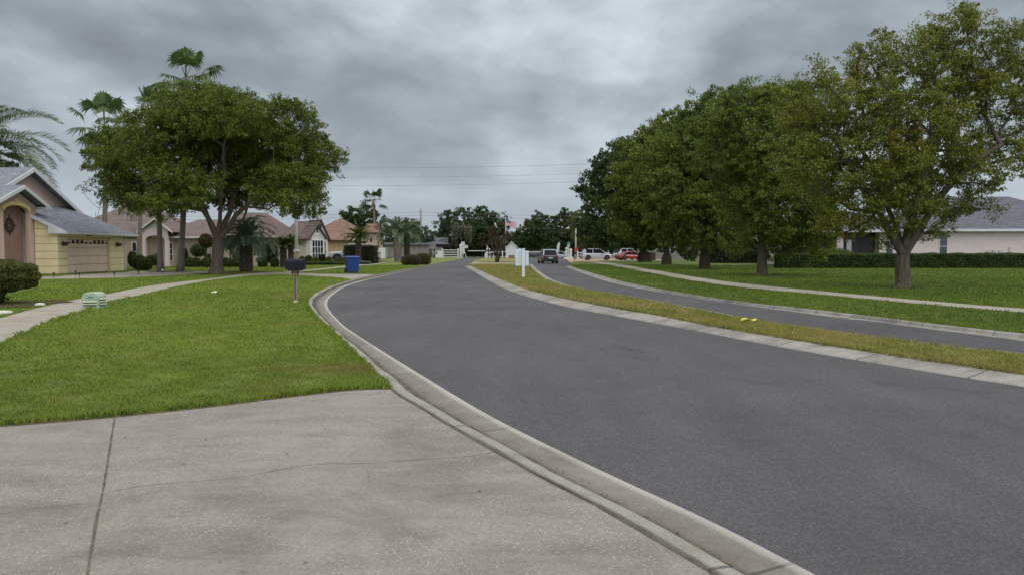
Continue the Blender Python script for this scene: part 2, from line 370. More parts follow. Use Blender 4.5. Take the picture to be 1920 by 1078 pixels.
def grassmat(name, a, b_, dry, dry_at, blade):
    m, t, b = bsdf_mat(name); o = nd(t, 'ShaderNodeTexCoord').outputs['Object']
    big = obj_noise(t, 0.22, 4, 0.6, vec=o, dist=0.4); mid = obj_noise(t, 1.7, 5, 0.65, vec=o)
    f = mth(t, 'ADD', mth(t, 'MULTIPLY', big, 0.55), mth(t, 'MULTIPLY', mid, 0.45))
    if blade:
        rnd = nd(t, 'ShaderNodeNewGeometry').outputs['Random Per Island']
        f = mth(t, 'ADD', mth(t, 'MULTIPLY', f, 0.66), mth(t, 'MULTIPLY', rnd, 0.40))
    else:
        f = mth(t, 'ADD', mth(t, 'MULTIPLY', f, 0.75), mth(t, 'MULTIPLY', obj_noise(t, 18, 4, 0.8, vec=o), 0.3))
    c = ramp(t, f, [(0.36, a), (0.66, b_)])
    dn = obj_noise(t, 0.33, 5, 0.7, vec=nd(t, 'ShaderNodeMapping', {0: o, 1: (2.7, 6.1, 0)}).outputs[0], dist=0.7)
    d = ramp(t, dn, [(dry_at, 0.0), (dry_at+0.13, 0.85)])
    c = mix(t, d, c, dry)
    if 'left' in name:       # worn brown patch of turf near the driveway corner
        dv = nd(t, 'ShaderNodeMapping', {0: o, 1: (1.95*.42, -9.0*.75, 0), 3: (.42, .75, 0)}).outputs[0]
        ln = nd(t, 'ShaderNodeVectorMath', {0: dv}, operation='LENGTH').outputs['Value']
        pm = ramp(t, mth(t, 'ADD', ln, mth(t, 'MULTIPLY', obj_noise(t, 1.6, 5, 0.7, vec=o), 0.7)), [(0.45, 0.75), (0.95, 0.0)])
        c = mix(t, pm, c, (dry[0]*.72, dry[1]*.78, dry[2]*.7))
    t.links.new(c, b.inputs['Base Color']); b.inputs['Roughness'].default_value = 0.7
    b.inputs['Specular IOR Level'].default_value = 0.2
    if blade:
        tr = nd(t, 'ShaderNodeBsdfTranslucent', {0: c}); mx = nd(t, 'ShaderNodeMixShader', {0: 0.35, 1: b.outputs[0], 2: tr.outputs[0]})
        t.links.new(mx.outputs[0], t.nodes['Material Output'].inputs[0])
    else:
        bp = nd(t, 'ShaderNodeBump', {'Strength': 1.0, 'Distance': 0.05, 'Height': obj_noise(t, 12, 5, 0.8, vec=o)})
        t.links.new(bp.outputs[0], b.inputs['Normal'])
    return m
for k, a, b_, dry, da in (('left', (0.082, 0.132, 0.024), (0.250, 0.325, 0.046), (0.27, 0.23, 0.07), 0.57),
                          ('median', (0.125, 0.145, 0.034), (0.31, 0.305, 0.080), (0.36, 0.27, 0.11), 0.49),
                          ('right', (0.060, 0.108, 0.018), (0.165, 0.230, 0.034), (0.25, 0.23, 0.05), 0.58)):
    M['grass_'+k] = grassmat('grass_'+k, a, b_, dry, da, True)
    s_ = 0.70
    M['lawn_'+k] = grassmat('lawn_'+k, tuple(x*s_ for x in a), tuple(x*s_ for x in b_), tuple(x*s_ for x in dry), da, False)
def shingle(name, base, rows=0.14, w=0.3):
    m, t, b = bsdf_mat(name); uv = nd(t, 'ShaderNodeTexCoord').outputs['UV']
    br = nd(t, 'ShaderNodeTexBrick', {'Vector': uv, 'Scale': 1.0, 'Mortar Size': 0.012, 'Brick Width': w, 'Row Height': rows, 'Bias': 0.0,
            'Color1': (*[x*0.72 for x in base], 1), 'Color2': (*[x*1.22 for x in base], 1), 'Mortar': (*[x*0.42 for x in base], 1)})
    c = mix(t, 0.5, br.outputs[0], ramp(t, obj_noise(t, 9, 4, 0.7), [(0.3, 0.7), (0.7, 1.3)]), 'MULTIPLY')
    c = mix(t, 0.5, c, ramp(t, obj_noise(t, 0.6, 4, 0.7), [(0.3, 0.72), (0.7, 1.2)]), 'MULTIPLY')
    t.links.new(c, b.inputs['Base Color']); b.inputs['Roughness'].default_value = 0.9
    bp = nd(t, 'ShaderNodeBump', {'Strength': 0.6, 'Distance': 0.02, 'Height': br.outputs[1]}); bp.invert = True
    t.links.new(bp.outputs[0], b.inputs['Normal']); return m
M['roof_grey'] = shingle('roof_grey', (0.19, 0.205, 0.25))
M['roof_brown'] = shingle('roof_brown', (0.165, 0.125, 0.115))
M['roof_maroon'] = shingle('roof_maroon', (0.145, 0.102, 0.096))
M['roof_orange'] = shingle('roof_orange', (0.185, 0.112, 0.078), 0.3, 0.3)
M['roof_slate'] = shingle('roof_slate', (0.105, 0.11, 0.14))
def siding(name, base, step):
    m, t, b = bsdf_mat(name); uv = nd(t, 'ShaderNodeTexCoord')
    z = nd(t, 'ShaderNodeSeparateXYZ', {0: uv.outputs['Object']}).outputs[2]
    g = mth(t, 'LESS_THAN', mth(t, 'FRACT', mth(t, 'DIVIDE', z, step)), 0.03/step)
    c = ramp(t, obj_noise(t, 1.2, 5), [(0.3, tuple(x*0.9 for x in base)), (0.7, tuple(x*1.06 for x in base))])
    c = mix(t, mth(t, 'MULTIPLY', g, 0.8), c, tuple(x*0.25 for x in base))
    t.links.new(c, b.inputs['Base Color']); b.inputs['Roughness'].default_value = 0.8
    bp = nd(t, 'ShaderNodeBump', {'Strength': 1, 'Distance': 0.02, 'Height': mth(t, 'SUBTRACT', 1.0, g)})
    t.links.new(bp.outputs[0], b.inputs['Normal']); return m
M['yellow'] = siding('yellow', (0.82, 0.68, 0.42), 0.45)
M['garage_pink'] = siding('garage_pink', (0.80, 0.60, 0.47), 0.52)
M['yellow_flat'] = plain('yellow_flat', (0.66, 0.52, 0.24), 0.8, 0.08, 2)
M['pink'] = plain('pink', (0.52, 0.385, 0.33), 0.85, 0.08, 1.5, bump=0.2)
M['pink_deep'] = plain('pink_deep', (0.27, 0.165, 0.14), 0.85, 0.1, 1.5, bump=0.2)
M['pink_pale'] = plain('pink_pale', (0.66, 0.54, 0.545), 0.85, 0.06, 1.5, bump=0.1)
M['beige'] = plain('beige', (0.40, 0.32, 0.25), 0.85, 0.1, 1.0, bump=0.2)
M['cream'] = plain('cream', (0.52, 0.47, 0.42), 0.85, 0.08, 1.0, bump=0.2)
M['tan'] = plain('tan', (0.42, 0.31, 0.18), 0.85, 0.1, 1.0, bump=0.2)
M['offwhite'] = plain('offwhite', (0.62, 0.60, 0.58), 0.6, 0.08, 2)
M['white'] = plain('white', (0.60, 0.60, 0.59), 0.5, 0.06, 3)
M['sign_white'] = plain('sign_white', (0.60, 0.66, 0.70), 0.5, 0.06, 3)
M['fascia'] = plain('fascia', (0.56, 0.57, 0.60), 0.55, 0.07, 2)
M['soffit'] = plain('soffit', (0.24, 0.24, 0.26), 0.8, 0.07, 2)
M['dark'] = plain('dark', (0.018, 0.018, 0.02), 0.6, 0.2, 4)
M['iron'] = plain('iron', (0.03, 0.02, 0.018), 0.55, 0.2, 8)
M['brown_dark'] = plain('brown_dark', (0.045, 0.03, 0.026), 0.7, 0.2, 5)
M['glass'] = plain('glass', (0.022, 0.028, 0.045), 0.12, 0.3, 0.8, spec=0.7)
M['carglass'] = plain('carglass', (0.012, 0.014, 0.02), 0.25, 0.1, 2, spec=0.08)
M['tyre'] = plain('tyre', (0.016, 0.016, 0.017), 0.85, 0.2, 12)
M['rim'] = plain('rim', (0.10, 0.10, 0.11), 0.4, 0.2, 6, metal=0.7)
M['paint_white'] = plain('paint_white', (0.44, 0.47, 0.54), 0.3, 0.03, 2, coat=0.6)
M['paint_navy'] = plain('paint_navy', (0.035, 0.036, 0.055), 0.25, 0.1, 2, coat=0.8)
M['paint_red'] = plain('paint_red', (0.36, 0.018, 0.028), 0.3, 0.1, 2, coat=0.7)
M['lens_red'] = plain('lens_red', (0.22, 0.015, 0.02), 0.2, 0.1, 4, coat=0.5)
M['lens_clear'] = plain('lens_clear', (0.06, 0.09, 0.13), 0.15, 0.1, 4, coat=0.5)
M['bin_blue'] = plain('bin_blue', (0.010, 0.045, 0.19), 0.4, 0.12, 3)
M['bin_dark'] = plain('bin_dark', (0.008, 0.014, 0.05), 0.5, 0.12, 3)
M['black_box'] = plain('black_box', (0.008, 0.009, 0.022), 0.65, 0.25, 7, bump=0.1, spec=0.25)
M['post_wood'] = bark('post_wood', (0.21, 0.165, 0.12), (0.42, 0.34, 0.25), 6)
M['pole_wood'] = bark('pole_wood', (0.17, 0.16, 0.15), (0.31, 0.29, 0.27), 3)
M['ped_green'] = plain('ped_green', (0.30, 0.37, 0.27), 0.55, 0.1, 6)
M['ped_slot'] = plain('ped_slot', (0.08, 0.13, 0.09), 0.7, 0.1, 6)
M['ped_pale'] = plain('ped_pale', (0.40, 0.44, 0.30), 0.55, 0.08, 6)
M['brass'] = plain('brass', (0.25, 0.12, 0.07), 0.5, 0.2, 6)
M['yellow_vinyl'] = plain('yellow_vinyl', (0.50, 0.47, 0.05), 0.5, 0.12, 9)
M['stone_white'] = plain('stone_white', (0.46, 0.45, 0.39), 0.8, 0.2, 12)
M['soil'] = plain('soil', (0.075, 0.052, 0.036), 0.95, 0.35, 6, bump=0.8, spec=0.1)
M['mulch'] = plain('mulch', (0.20, 0.15, 0.10), 0.95, 0.3, 5, bump=0.8, spec=0.1)
M['sandy'] = plain('sandy', (0.33, 0.26, 0.18), 0.95, 0.2, 2, spec=0.1)
M['fence_grey'] = plain('fence_grey', (0.20, 0.18, 0.165), 0.8, 0.15, 2)
M['wire'] = plain('wire', (0.10, 0.11, 0.12), 0.6, 0.1, 2)
M['sign_red'] = plain('sign_red', (0.45, 0.03, 0.04), 0.5, 0.08, 4)
M['sign_green'] = plain('sign_green', (0.02, 0.16, 0.09), 0.5, 0.08, 4)
M['lamp_metal'] = plain('lamp_metal', (0.42, 0.42, 0.42), 0.5, 0.1, 3)
M['brick'] = plain('brick', (0.30, 0.13, 0.08), 0.85, 0.25, 6)
# ================================================================= GROUND
ZL = 0.08
c_out = extend(chaikin(trace([(1351,1078),(1167,972),(1056,907),(929,846),(814,777),(738,732),(700,694),(638,633),(599,599),(577,574),(576,560.5),(594,547.5),(617,537),(659,524),(703,516),(742,508.5),(781,501.5),(820,494),(848,488),(868,484.2)], ZL)), start=9)
c_in = extend(chaikin(trace([(1539,1078),(1335,973),(1145,888),(954,796),(885,758),(794,703),(721,659),(664,623),(643,608.6),(617,581),(612,567),(618.5,555),(643,538),(669,529),(716,517.5),(757,508.5),(794,500.5),(830,493),(853,488),(870,484.6)], 0.02)), start=9)
m_in = extend(chaikin(trace([(1920,722),(1814.6,706.5),(1671,683),(1535.5,661),(1440,644.5),(1337,624.5),(1237,606),(1160,591.7),(1073,576.7),(990,556),(940,539),(906.7,520),(880,504),(872,499.5)], 0.02)), start=9)
m_out = extend(chaikin(trace([(1920,702),(1806,685.6),(1617,657),(1508,640),(1400,622),(1337,612),(1237,591),(1160,579),(1073,562.5),(990,544),(946.7,528),(906.7,510),(884,499.5),(878,496)], ZL)), start=9)
r_in = extend(chaikin(trace([(1920,657),(1806,647.7),(1671,630),(1535.5,612.5),(1400,593.5),(1337,582),(1237,563.5),(1160,550.5),(1073,536.7),(1038,528),(1016.7,519),(1004,509),(995,500),(991,494)], 0.11)), start=14)
q_in = extend(chaikin(trace([(1920,637.7),(1766,618),(1657,604),(1535.5,589.5),(1400,572),(1320,560.5),(1237,547),(1187,538.5),(1133,526.5),(1095,513),(1068,503),(1059,499.5)], 0.02)), start=12)
q_out = extend(chaikin(trace([(1920,624.7),(1779,609.8),(1657,595),(1535.5,581),(1400,567),(1320,556),(1237,542),(1170,529),(1120,515),(1090,506),(1068,498.5),(1069,494.5),(1079,491)], ZL)), start=12)

def sheet(name, poly, z, mat, cat=None, kind='structure', label=None):
    from mathutils.geometry import tessellate_polygon
    pts = [Vector((p[0], p[1], z)) for p in poly]
    tris = tessellate_polygon([pts])
    me = bpy.data.meshes.new(name)
    f = []
    for a, b, c in tris:
        nrm = (pts[b]-pts[a]).cross(pts[c]-pts[a])
        f.append((a, b, c) if nrm.z > 0 else (a, c, b))
    me.from_pydata([tuple(p) for p in pts], [], f); me.materials.append(mat)
    o = bpy.data.objects.new(name, me); SC.collection.objects.link(o)
    if kind: o['kind'] = kind
    return o
B = 1800
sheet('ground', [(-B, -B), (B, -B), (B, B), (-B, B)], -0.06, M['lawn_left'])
far_l = G(868, 484, 0); far_r = G(1075, 487, 0)
road_poly = [tuple(p) for p in c_out[::-1]][0:] 
road_poly = [(far_l[0]-3, 150)] + road_poly + [(q_out[0][0], q_out[0][1]-14)] + [tuple(p) for p in q_out] + [(far_r[0]+8, 150)]
sheet('road', road_poly, 0.0, M['asphalt'])

# lawns
cut = [G(-20, 798.5, ZL)] ; cut = [(-16.0, 4.55)]
edge_near = chaikin(trace([(-400,826),(0,797),(215.6,779.7),(375,763),(515.7,745.5),(633,731),(700,727.5),(727,727)], 0.07), 2)
i0 = int(np.argmin(((c_out-edge_near[-1])**2).sum(1)))
left_poly = [tuple(p) for p in c_out[i0:]] + [(-17.5, 172), (-160, 172), (-160, 5)] + [(-14, edge_near[0][1])] + [tuple(p) for p in edge_near]
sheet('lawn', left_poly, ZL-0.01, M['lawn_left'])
drive_poly = [tuple(p) for p in edge_near] + [tuple(p) for p in c_out[:i0+1][::-1]] + [(c_out[0][0], -8), (-14, -8), (-14, edge_near[0][1])]
sheet('driveway', drive_poly, 0.062, M['drive'])
med_poly = [tuple(p) for p in m_out] + [G(884, 493, ZL), G(890, 488.5, ZL), G(905, 484.6, ZL), G(986, 484.6, ZL)] + [tuple(p) for p in r_in[::-1]]
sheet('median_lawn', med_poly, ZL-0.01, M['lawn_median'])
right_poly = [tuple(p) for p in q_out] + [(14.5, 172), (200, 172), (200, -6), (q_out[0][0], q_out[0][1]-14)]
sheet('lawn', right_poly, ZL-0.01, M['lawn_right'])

def curb(name, inner, outer, prof, mat, kind='structure'):
    inner = resample(inner, 0.15); vs = []; fs = []; uvs = []; L = 0; k = len(prof)
    for i, p in enumerate(inner):
        q = nearest(p, outer)
        if i: L += np.linalg.norm(p-inner[i-1])
        w = 1 + 0.05*math.sin(L*3.1)*math.sin(L*0.73)
        for t_, z in prof:
            c = p + (q-p)*t_*(w if 0 < t_ < 1 else 1)
            vs.append((c[0], c[1], z)); uvs.append((L, t_))
    for i in range(len(inner)-1):
        for j in range(k-1):
            fs.append((i*k+j, (i+1)*k+j, (i+1)*k+j+1, i*k+j+1))
    me = bpy.data.meshes.new(name); me.from_pydata(vs, [], fs); me.materials.append(mat)
    uv = me.uv_layers.new(name='UVMap').data
    for l in me.loops: uv[l.index].uv = uvs[l.vertex_index]
    me.polygons.foreach_set('use_smooth', [True]*len(me.polygons)); me.update()
    if me.polygons[0].normal.z < 0: me.flip_normals()
    o = bpy.data.objects.new(name, me); SC.collection.objects.link(o); o['kind'] = kind
    return o
gut = [(0, 0.002), (0.02, 0.016), (0.2, 0.013), (0.5, 0.007), (0.62, 0.006), (0.66, 0.012), (0.72, 0.045), (0.76, 0.066), (0.82, 0.074), (0.995, 0.078), (1.0, 0.03)]
curb('kerb', c_in, c_out, gut, M['curb'])
flat = [(0, 0.002), (0.03, 0.016), (0.3, 0.03), (0.7, 0.06), (0.97, 0.08), (1.0, 0.04)]
curb('kerb', m_in, m_out, flat, M['curb_m'])
curb('kerb', q_in, q_out, gut, M['curb_m'])
ro = []
rr = resample(r_in, 0.3)
for i, p in enumerate(rr):
    t_ = rr[min(i+1, len(rr)-1)]-rr[max(i-1, 0)]; t_ /= np.linalg.norm(t_); ro.append(p+np.array([t_[1], -t_[0]])*0.42)
curb('kerb', np.array(ro), rr, flat, M['curb_m'])

# footpaths and side drives
pl_up = chaikin(trace([(-160,640),(0,597),(50,582),(104,569.6),(152,559),(198,552),(271,537),(333,529),(396,522.7),(463,512.8),(513,510.2)], ZL))
pl_lo = chaikin(trace([(-160,720),(0,640),(50,619),(104,595),(146,584),(198,565),(250,555),(312,540),(347,533),(405,522.9),(463,516.6),(513,514.4)], 0.10))
path_l = [tuple(p) for p in pl_up] + [tuple(p) for p in pl_lo[::-1]]
sheet('footpath', path_l, ZL, M['path'])
d2 = trace([(513,510.2),(560,512),(600,513.3),(644,514.3),(704,514.6),(690,518),(659,524),(640,521),(624,519.5),(580,517.3),(540,515.2),(513,514.4)], ZL)
sheet('driveway', d2, ZL+0.004, M['path'])
d1 = trace([(69,523.5),(100,523.6),(215,521),(300,517.5),(390,513),(432,511.3),(400,509.3),(300,508.6),(243,509),(242,510.4),(130,516.3),(107,518.8),(69,519)], ZL)
sheet('driveway', d1, ZL+0.004, M['path'])
p2 = chaikin(trace([(530,510),(580,506.2),(638,500),(673,496),(704,495.2),(717,492),(753,489.3),(800,487)], ZL)); p2b = chaikin(trace([(535,512),(580,508.6),(638,502.2),(673,498.3),(704,497),(717,493.8),(753,491),(800,488.4)], ZL))
path2 = [tuple(p) for p in p2] + [tuple(p) for p in p2b[::-1]]
sheet('footpath', path2, ZL+0.008, M['path'])
pr_up = extend(chaikin(trace([(1920,578.5),(1725,563),(1562.6,548),(1400,532.5),(1337,525),(1270,514),(1203.5,502.5),(1153,494),(1110,488.6)], ZL)), start=12)
pr_lo = extend(chaikin(trace([(1920,584),(1725,568.4),(1562.6,553),(1400,539),(1337,531.6),(1270,520.6),(1203.5,508.2),(1153,498.2),(1095,490.4)], 0.10)), start=12)
path_r = [tuple(p) for p in pr_up] + [tuple(p) for p in pr_lo[::-1]]
sheet('footpath', path_r, ZL, M['path'])
pm = trace([(884,493.8),(893,492.3),(940,492.8),(978,493.2),(978,494.4),(940,494.2),(893,494),(886,495)], ZL)
sheet('footpath', pm, ZL+0.002, M['path'])
side = trace([(1069,494),(1079,491),(1130,489.2),(1240,488.4),(1240,485.6),(1060,484.8)], ZL)
sheet('side_street', side, ZL+0.003, M['sandy'])
sheet('cross_street', [(-60, 150), (70, 150), (70, 160), (-60, 160)], ZL+0.006, M['asphalt'])
excl_l = [path_l, d2, d1, path2]; excl_r = [path_r, side]

# cracks and the sawn joint in the near driveway (dark, slightly sunk dirt lines)
def crackline(name, px, w, amp, mat, step=0.05):
    p = resample(chaikin(trace(px, 0.062), 1), step); vs = []; fs = []
    off = np.cumsum(rng.normal(0, amp, len(p))); off -= np.linspace(0, off[-1], len(p))
    for i, q in enumerate(p):
        t_ = p[min(i+1, len(p)-1)]-p[max(i-1, 0)]; t_ /= np.linalg.norm(t_)+1e-9; n = np.array([-t_[1], t_[0]])
        c = q+n*off[i]; ww = w*(0.5+rng.random())*0.5
        vs += [(c[0]-n[0]*ww, c[1]-n[1]*ww, 0.0645), (c[0]+n[0]*ww, c[1]+n[1]*ww, 0.0645)]
    for i in range(len(p)-1): fs.append((2*i, 2*i+2, 2*i+3, 2*i+1))
    me = bpy.data.meshes.new(name); me.from_pydata(vs, [], fs); me.materials.append(mat)
    o = bpy.data.objects.new(name, me); SC.collection.objects.link(o); o['kind'] = 'structure'
M['joint'] = plain('joint', (0.12, 0.10, 0.08), 0.95, 0.4, 14, spec=0.1)
M['crack'] = plain('crack', (0.12, 0.10, 0.085), 0.95, 0.3, 20, spec=0.1)
crackline('expansion_joint', [(215.6,780),(194.6,902.5),(178,987),(164,1078),(150,1160)], 0.013, 0.0012, M['joint'], 0.03)
crackline('crack', [(206,921),(281,907),(398.5,900),(469,891),(515.7,881.5),(600,868),(680,870),(797,860),(898,853),(929,846)], 0.004, 0.006, M['crack'])
crackline('crack', [(0,963),(70,952),(155,944),(182,941)], 0.003, 0.006, M['crack'])
crackline('crack', [(640,737),(680,738),(700,739),(713,734)], 0.006, 0.003, M['crack'])
crackline('expansion_joint', [(738,733),(814,778),(929,847),(1056,908),(1167,973),(1351,1079)], 0.006, 0.002, M['joint'], 0.04)
soil = [tuple(p) for p in edge_near] + [(p[0], p[1]-0.03) for p in edge_near[::-1]]
sheet('soil_edge', soil, 0.067, M['mulch'])

# ---- grass blades
def blades(name, poly, excl, mat, label, hmul=1.0, dens=1.0, ymax=75):
    out = []
    bands = [(2.5, 7, 6500, .0045, .040), (7, 11, 3600, .006, .044), (11, 18, 1500, .010, .050), (18, 30, 520, .017, .058), (30, 48, 190, .030, .062), (48, ymax, 70, .05, .066)]
    for r0, r1, dn, w, h in bands:
        dn *= dens; ha = R(44)
        n = int(dn*ha*(r1*r1-r0*r0))
        r = np.sqrt(rng.uniform(r0*r0, r1*r1, n)); a = rng.uniform(-ha, ha, n)
        P = np.stack([r*np.sin(a), r*np.cos(a)], 1)
        k = inside(P, poly)
        for e in excl: k &= ~inside(P, e)
        P = P[k]; n = len(P)
        if not n: continue
        P3 = np.concatenate([P, np.full((n, 1), ZL-0.015)], 1)
        a = rng.uniform(0, 2*np.pi, n); hh = h*hmul*rng.uniform(.5, 1.25, n)
        clump = 0.75+0.35*np.sin(P[:, 0]*7.1+np.sin(P[:, 1]*5.3)*1.7)*np.sin(P[:, 1]*6.7+1.3)
        hh = hh*clump
        d = np.stack([np.cos(a), np.sin(a), np.zeros(n)], 1); ln = rng.uniform(.1, .95, n)[:, None]
        b = rng.uniform(0, 2*np.pi, n); L = np.stack([np.cos(b), np.sin(b), np.zeros(n)], 1)
        ww = (w*rng.uniform(.6, 1.3, n))[:, None]
        top = P3 + L*ln*hh[:, None] + np.array([0, 0, 1])*hh[:, None]*np.sqrt(np.maximum(.1, 1-ln**2*.6))
        midp = P3 + (top-P3)*0.55 + np.array([0, 0, 1])*0.08*hh[:, None]
        V = np.stack([P3-d*ww*.5, P3+d*ww*.5, midp+d*ww*.45, top, midp-d*ww*.45], 1)
        out.append(V.reshape(-1, 3))
    o = quads_obj(name, np.concatenate(out), 5, mat)
    setup(o, label, None, None, 'stuff')
    print(name, len(o.data.polygons))
blades('grass', left_poly, excl_l, M['grass_left'], 'short green lawn grass on the left of the road')
blades('grass', med_poly, [pm], M['grass_median'], 'yellowish grass on the median strip between the two roads', 1.35, 0.9)
blades('grass', right_poly, excl_r, M['grass_right'], 'green grass on the right beside the footpath', 1.2, 0.8)
# ================================================================= PLANTS
def rand_dirs(n):
    v = rng.normal(size=(n, 3)); return v/np.linalg.norm(v, axis=1)[:, None]
def leaf_quads(C, size, up=0.35, outd=None, aspect=0.55):
    """diamond leaves at C, facing mostly up/outward"""
    n = len(C); N = rand_dirs(n)
    N[:, 2] += up
    if outd is not None: N += outd*0.45
    N /= np.linalg.norm(N, axis=1)[:, None]
    A = np.cross(N, rand_dirs(n)); A /= np.linalg.norm(A, axis=1)[:, None]; Bv = np.cross(N, A)
    s = (size*rng.uniform(.6, 1.35, n))[:, None]
    V = np.stack([C-A*s*.5, C-Bv*s*aspect*.5+N*s*.06, C+A*s*.5-N*s*.10, C+Bv*s*aspect*.5+N*s*.06], 1)
    return V.reshape(-1, 3)
def clump_leaves(cc, cr, per, size, flat=0.75, up=0.35):
    n = len(cc)*per; idx = np.repeat(np.arange(len(cc)), per)
    D = rand_dirs(n); r = rng.uniform(0.15, 1.0, n)**0.6
    D2 = D.copy(); D2[:, 2] *= flat
    C = cc[idx] + D2*(r*cr[idx])[:, None]
    return leaf_quads(C, size, up, D)
def grow(base, fork_z, targets, trunk_r, bend=(0, 0), n_main=5, r0=0.022, gam=2.25, lean=None):
    """branch skeleton from a trunk to every target; returns node arrays"""
    N = [np.array([base[0], base[1], 0.0])]; Pn = [-1]
    st = 4
    top = np.array([base[0]+bend[0], base[1]+bend[1], fork_z])
    for i in range(1, st+1):
        N.append(N[0]+(top-N[0])*i/st+rng.normal(0, .03, 3)*[1, 1, 0]); Pn.append(i-1)
    tid = st; plen = [0]*(st+1)
    order = np.argsort(np.linalg.norm(targets-top, axis=1)); A = list(N)
    c0 = targets.mean(0); ext = targets.std(0)*1.7; zt = targets[:, 2].max()
    a0 = rng.uniform(0, 6)
    for k in range(n_main):
        a = a0+k*2*math.pi/n_main+rng.uniform(-.3, .3); q_ = rng.uniform(.45, .85)
        e = np.array([c0[0]+math.cos(a)*ext[0]*q_, c0[1]+math.sin(a)*ext[1]*q_, top[2]+(zt-top[2])*rng.uniform(.45, .68)])
        prev = tid; L = np.linalg.norm(e-top); m = max(3, int(L/.9))
        for q in range(1, m+1):
            f = q/m; p = top+(e-top)*f; p[2] += .10*L*math.sin(math.pi*f)*(1 if k % 2 else -.2); p += rng.normal(0, .035*L/3, 3)
            A.append(p); Pn.append(prev); plen.append(plen[prev]+.55*np.linalg.norm(p-A[prev])); prev = len(A)-1
    for k in order:
        t_ = targets[k]; arr = np.array(A[tid:]); pl = np.array(plen[tid:])
        d = np.linalg.norm(arr-t_, axis=1)
        hd = np.linalg.norm((arr-t_)[:, :2], axis=1); dz_ = t_[2]-arr[:, 2]
        pen = np.where(arr[:, 2] > t_[2]+0.3, (arr[:, 2]-t_[2])*0.8, 0)
        pen = pen+np.maximum(0, 0.9*hd-dz_)*np.where(hd > 1.2, .8, .2)
        j = int(np.argmin(d + 0.36*pl + pen))+tid
        L = np.linalg.norm(t_-A[j]); m = max(1, int(L/0.9)); prev = j; s = A[j]
        side = rng.normal(0, 0.06*L, 3)
        for q in range(1, m+1):
            f = q/m; p = s+(t_-s)*f+side*math.sin(math.pi*f)+np.array([0, 0, -0.10*L*math.sin(math.pi*f)])
            A.append(p); Pn.append(prev); plen.append(plen[prev]+np.linalg.norm(p-A[prev])); prev = len(A)-1
    A = np.array(A); n = len(A); acc = np.zeros(n); kids = np.zeros(n, int)
    for i in range(n-1, 0, -1):
        if kids[i] == 0: acc[i] = r0**gam
        acc[Pn[i]] += acc[i]; kids[Pn[i]] += 1
    rad = acc**(1/gam); rad *= 1.0
    sc = trunk_r/rad[tid]; rad = np.where(rad > 0.03, rad*(1+(sc-1)*np.clip((rad-0.03)/(rad[tid]-0.03), 0, 1)), rad)
    rad[:tid+1] = trunk_r
    return A, Pn, rad, tid
def skeleton_mb(A, Pn, rad, tid, mb, nside=6, flare=1.7, rmin=0.0):
    tp = [A[i] for i in range(tid+1)]
    L0 = tp[0]; pts = []; rr = []
    for z, f in ((-0.1, flare*1.12), (0.0, flare), (0.12, flare*.82), (0.3, flare*.68), (0.6, 1.08), ):
        k = z/max(.01, tp[-1][2]); k = min(1, max(0, k)); pts.append(np.array([L0[0]+(tp[-1][0]-L0[0])*k, L0[1]+(tp[-1][1]-L0[1])*k, z])); rr.append(rad[0]*max(1.0, f))
    for p in tp[1:]:
        if p[2] > 0.8: pts.append(p); rr.append(rad[0]*(1.0 if p is not tp[-1] else .8))
    ph = rng.uniform(0, 6, 3)
    mb.tube(pts, rr, 14, prof=lambda i, a: 1+(.13*math.sin(3*a+ph[0])+.08*math.sin(5*a+ph[1]+i*.3))*(1.3 if i < 4 else .7))
    for i in range(tid+1, len(A)):
        p = Pn[i]
        if rad[i] < rmin: continue
        ra = min(rad[p], rad[i]*1.5) if p > tid else min(rad[i]*1.45, rad[p]*.9)
        a = A[p]; b = A[i]
        mb.tube([a, b+(b-a)*0.04], [ra, rad[i]], nside if rad[i] > .04 else 4, cap=False)
def sample_lobes(lobes, spacing, shell=0.5):
    """lobes: (x,y,z,rx,ry,rz) ; poisson-ish points in their union"""
    pts = []
    for (x, y, z, rx, ry, rz) in lobes:
        vol = rx*ry*rz*4.2; n = max(4, int(vol/(spacing**3)*2.0))
        D = rand_dirs(n); r = rng.uniform(shell**3, 1, n)**(1/3)
        for d, q in zip(D, r): pts.append((x+d[0]*rx*q, y+d[1]*ry*q, z+d[2]*rz*q))
    pts = np.array(pts); rng.shuffle(pts); keep = []
    for p in pts:
        if not keep or min(np.sum((np.array(keep)-p)**2, 1)) > (spacing*.62)**2: keep.append(p)
    return np.array(keep)
def px_lobes(specs, d, zmin=0.5):
    out = []
    for s in specs:
        px, py, rx, ry = s[:4]; dy = s[4] if len(s) > 4 else 0
        x, y, z = at(px, py, d+dy); m = mpp(d+dy)
        out.append((x, y, z, rx*m, 0.5*(rx+ry)*m, ry*m))
    return out
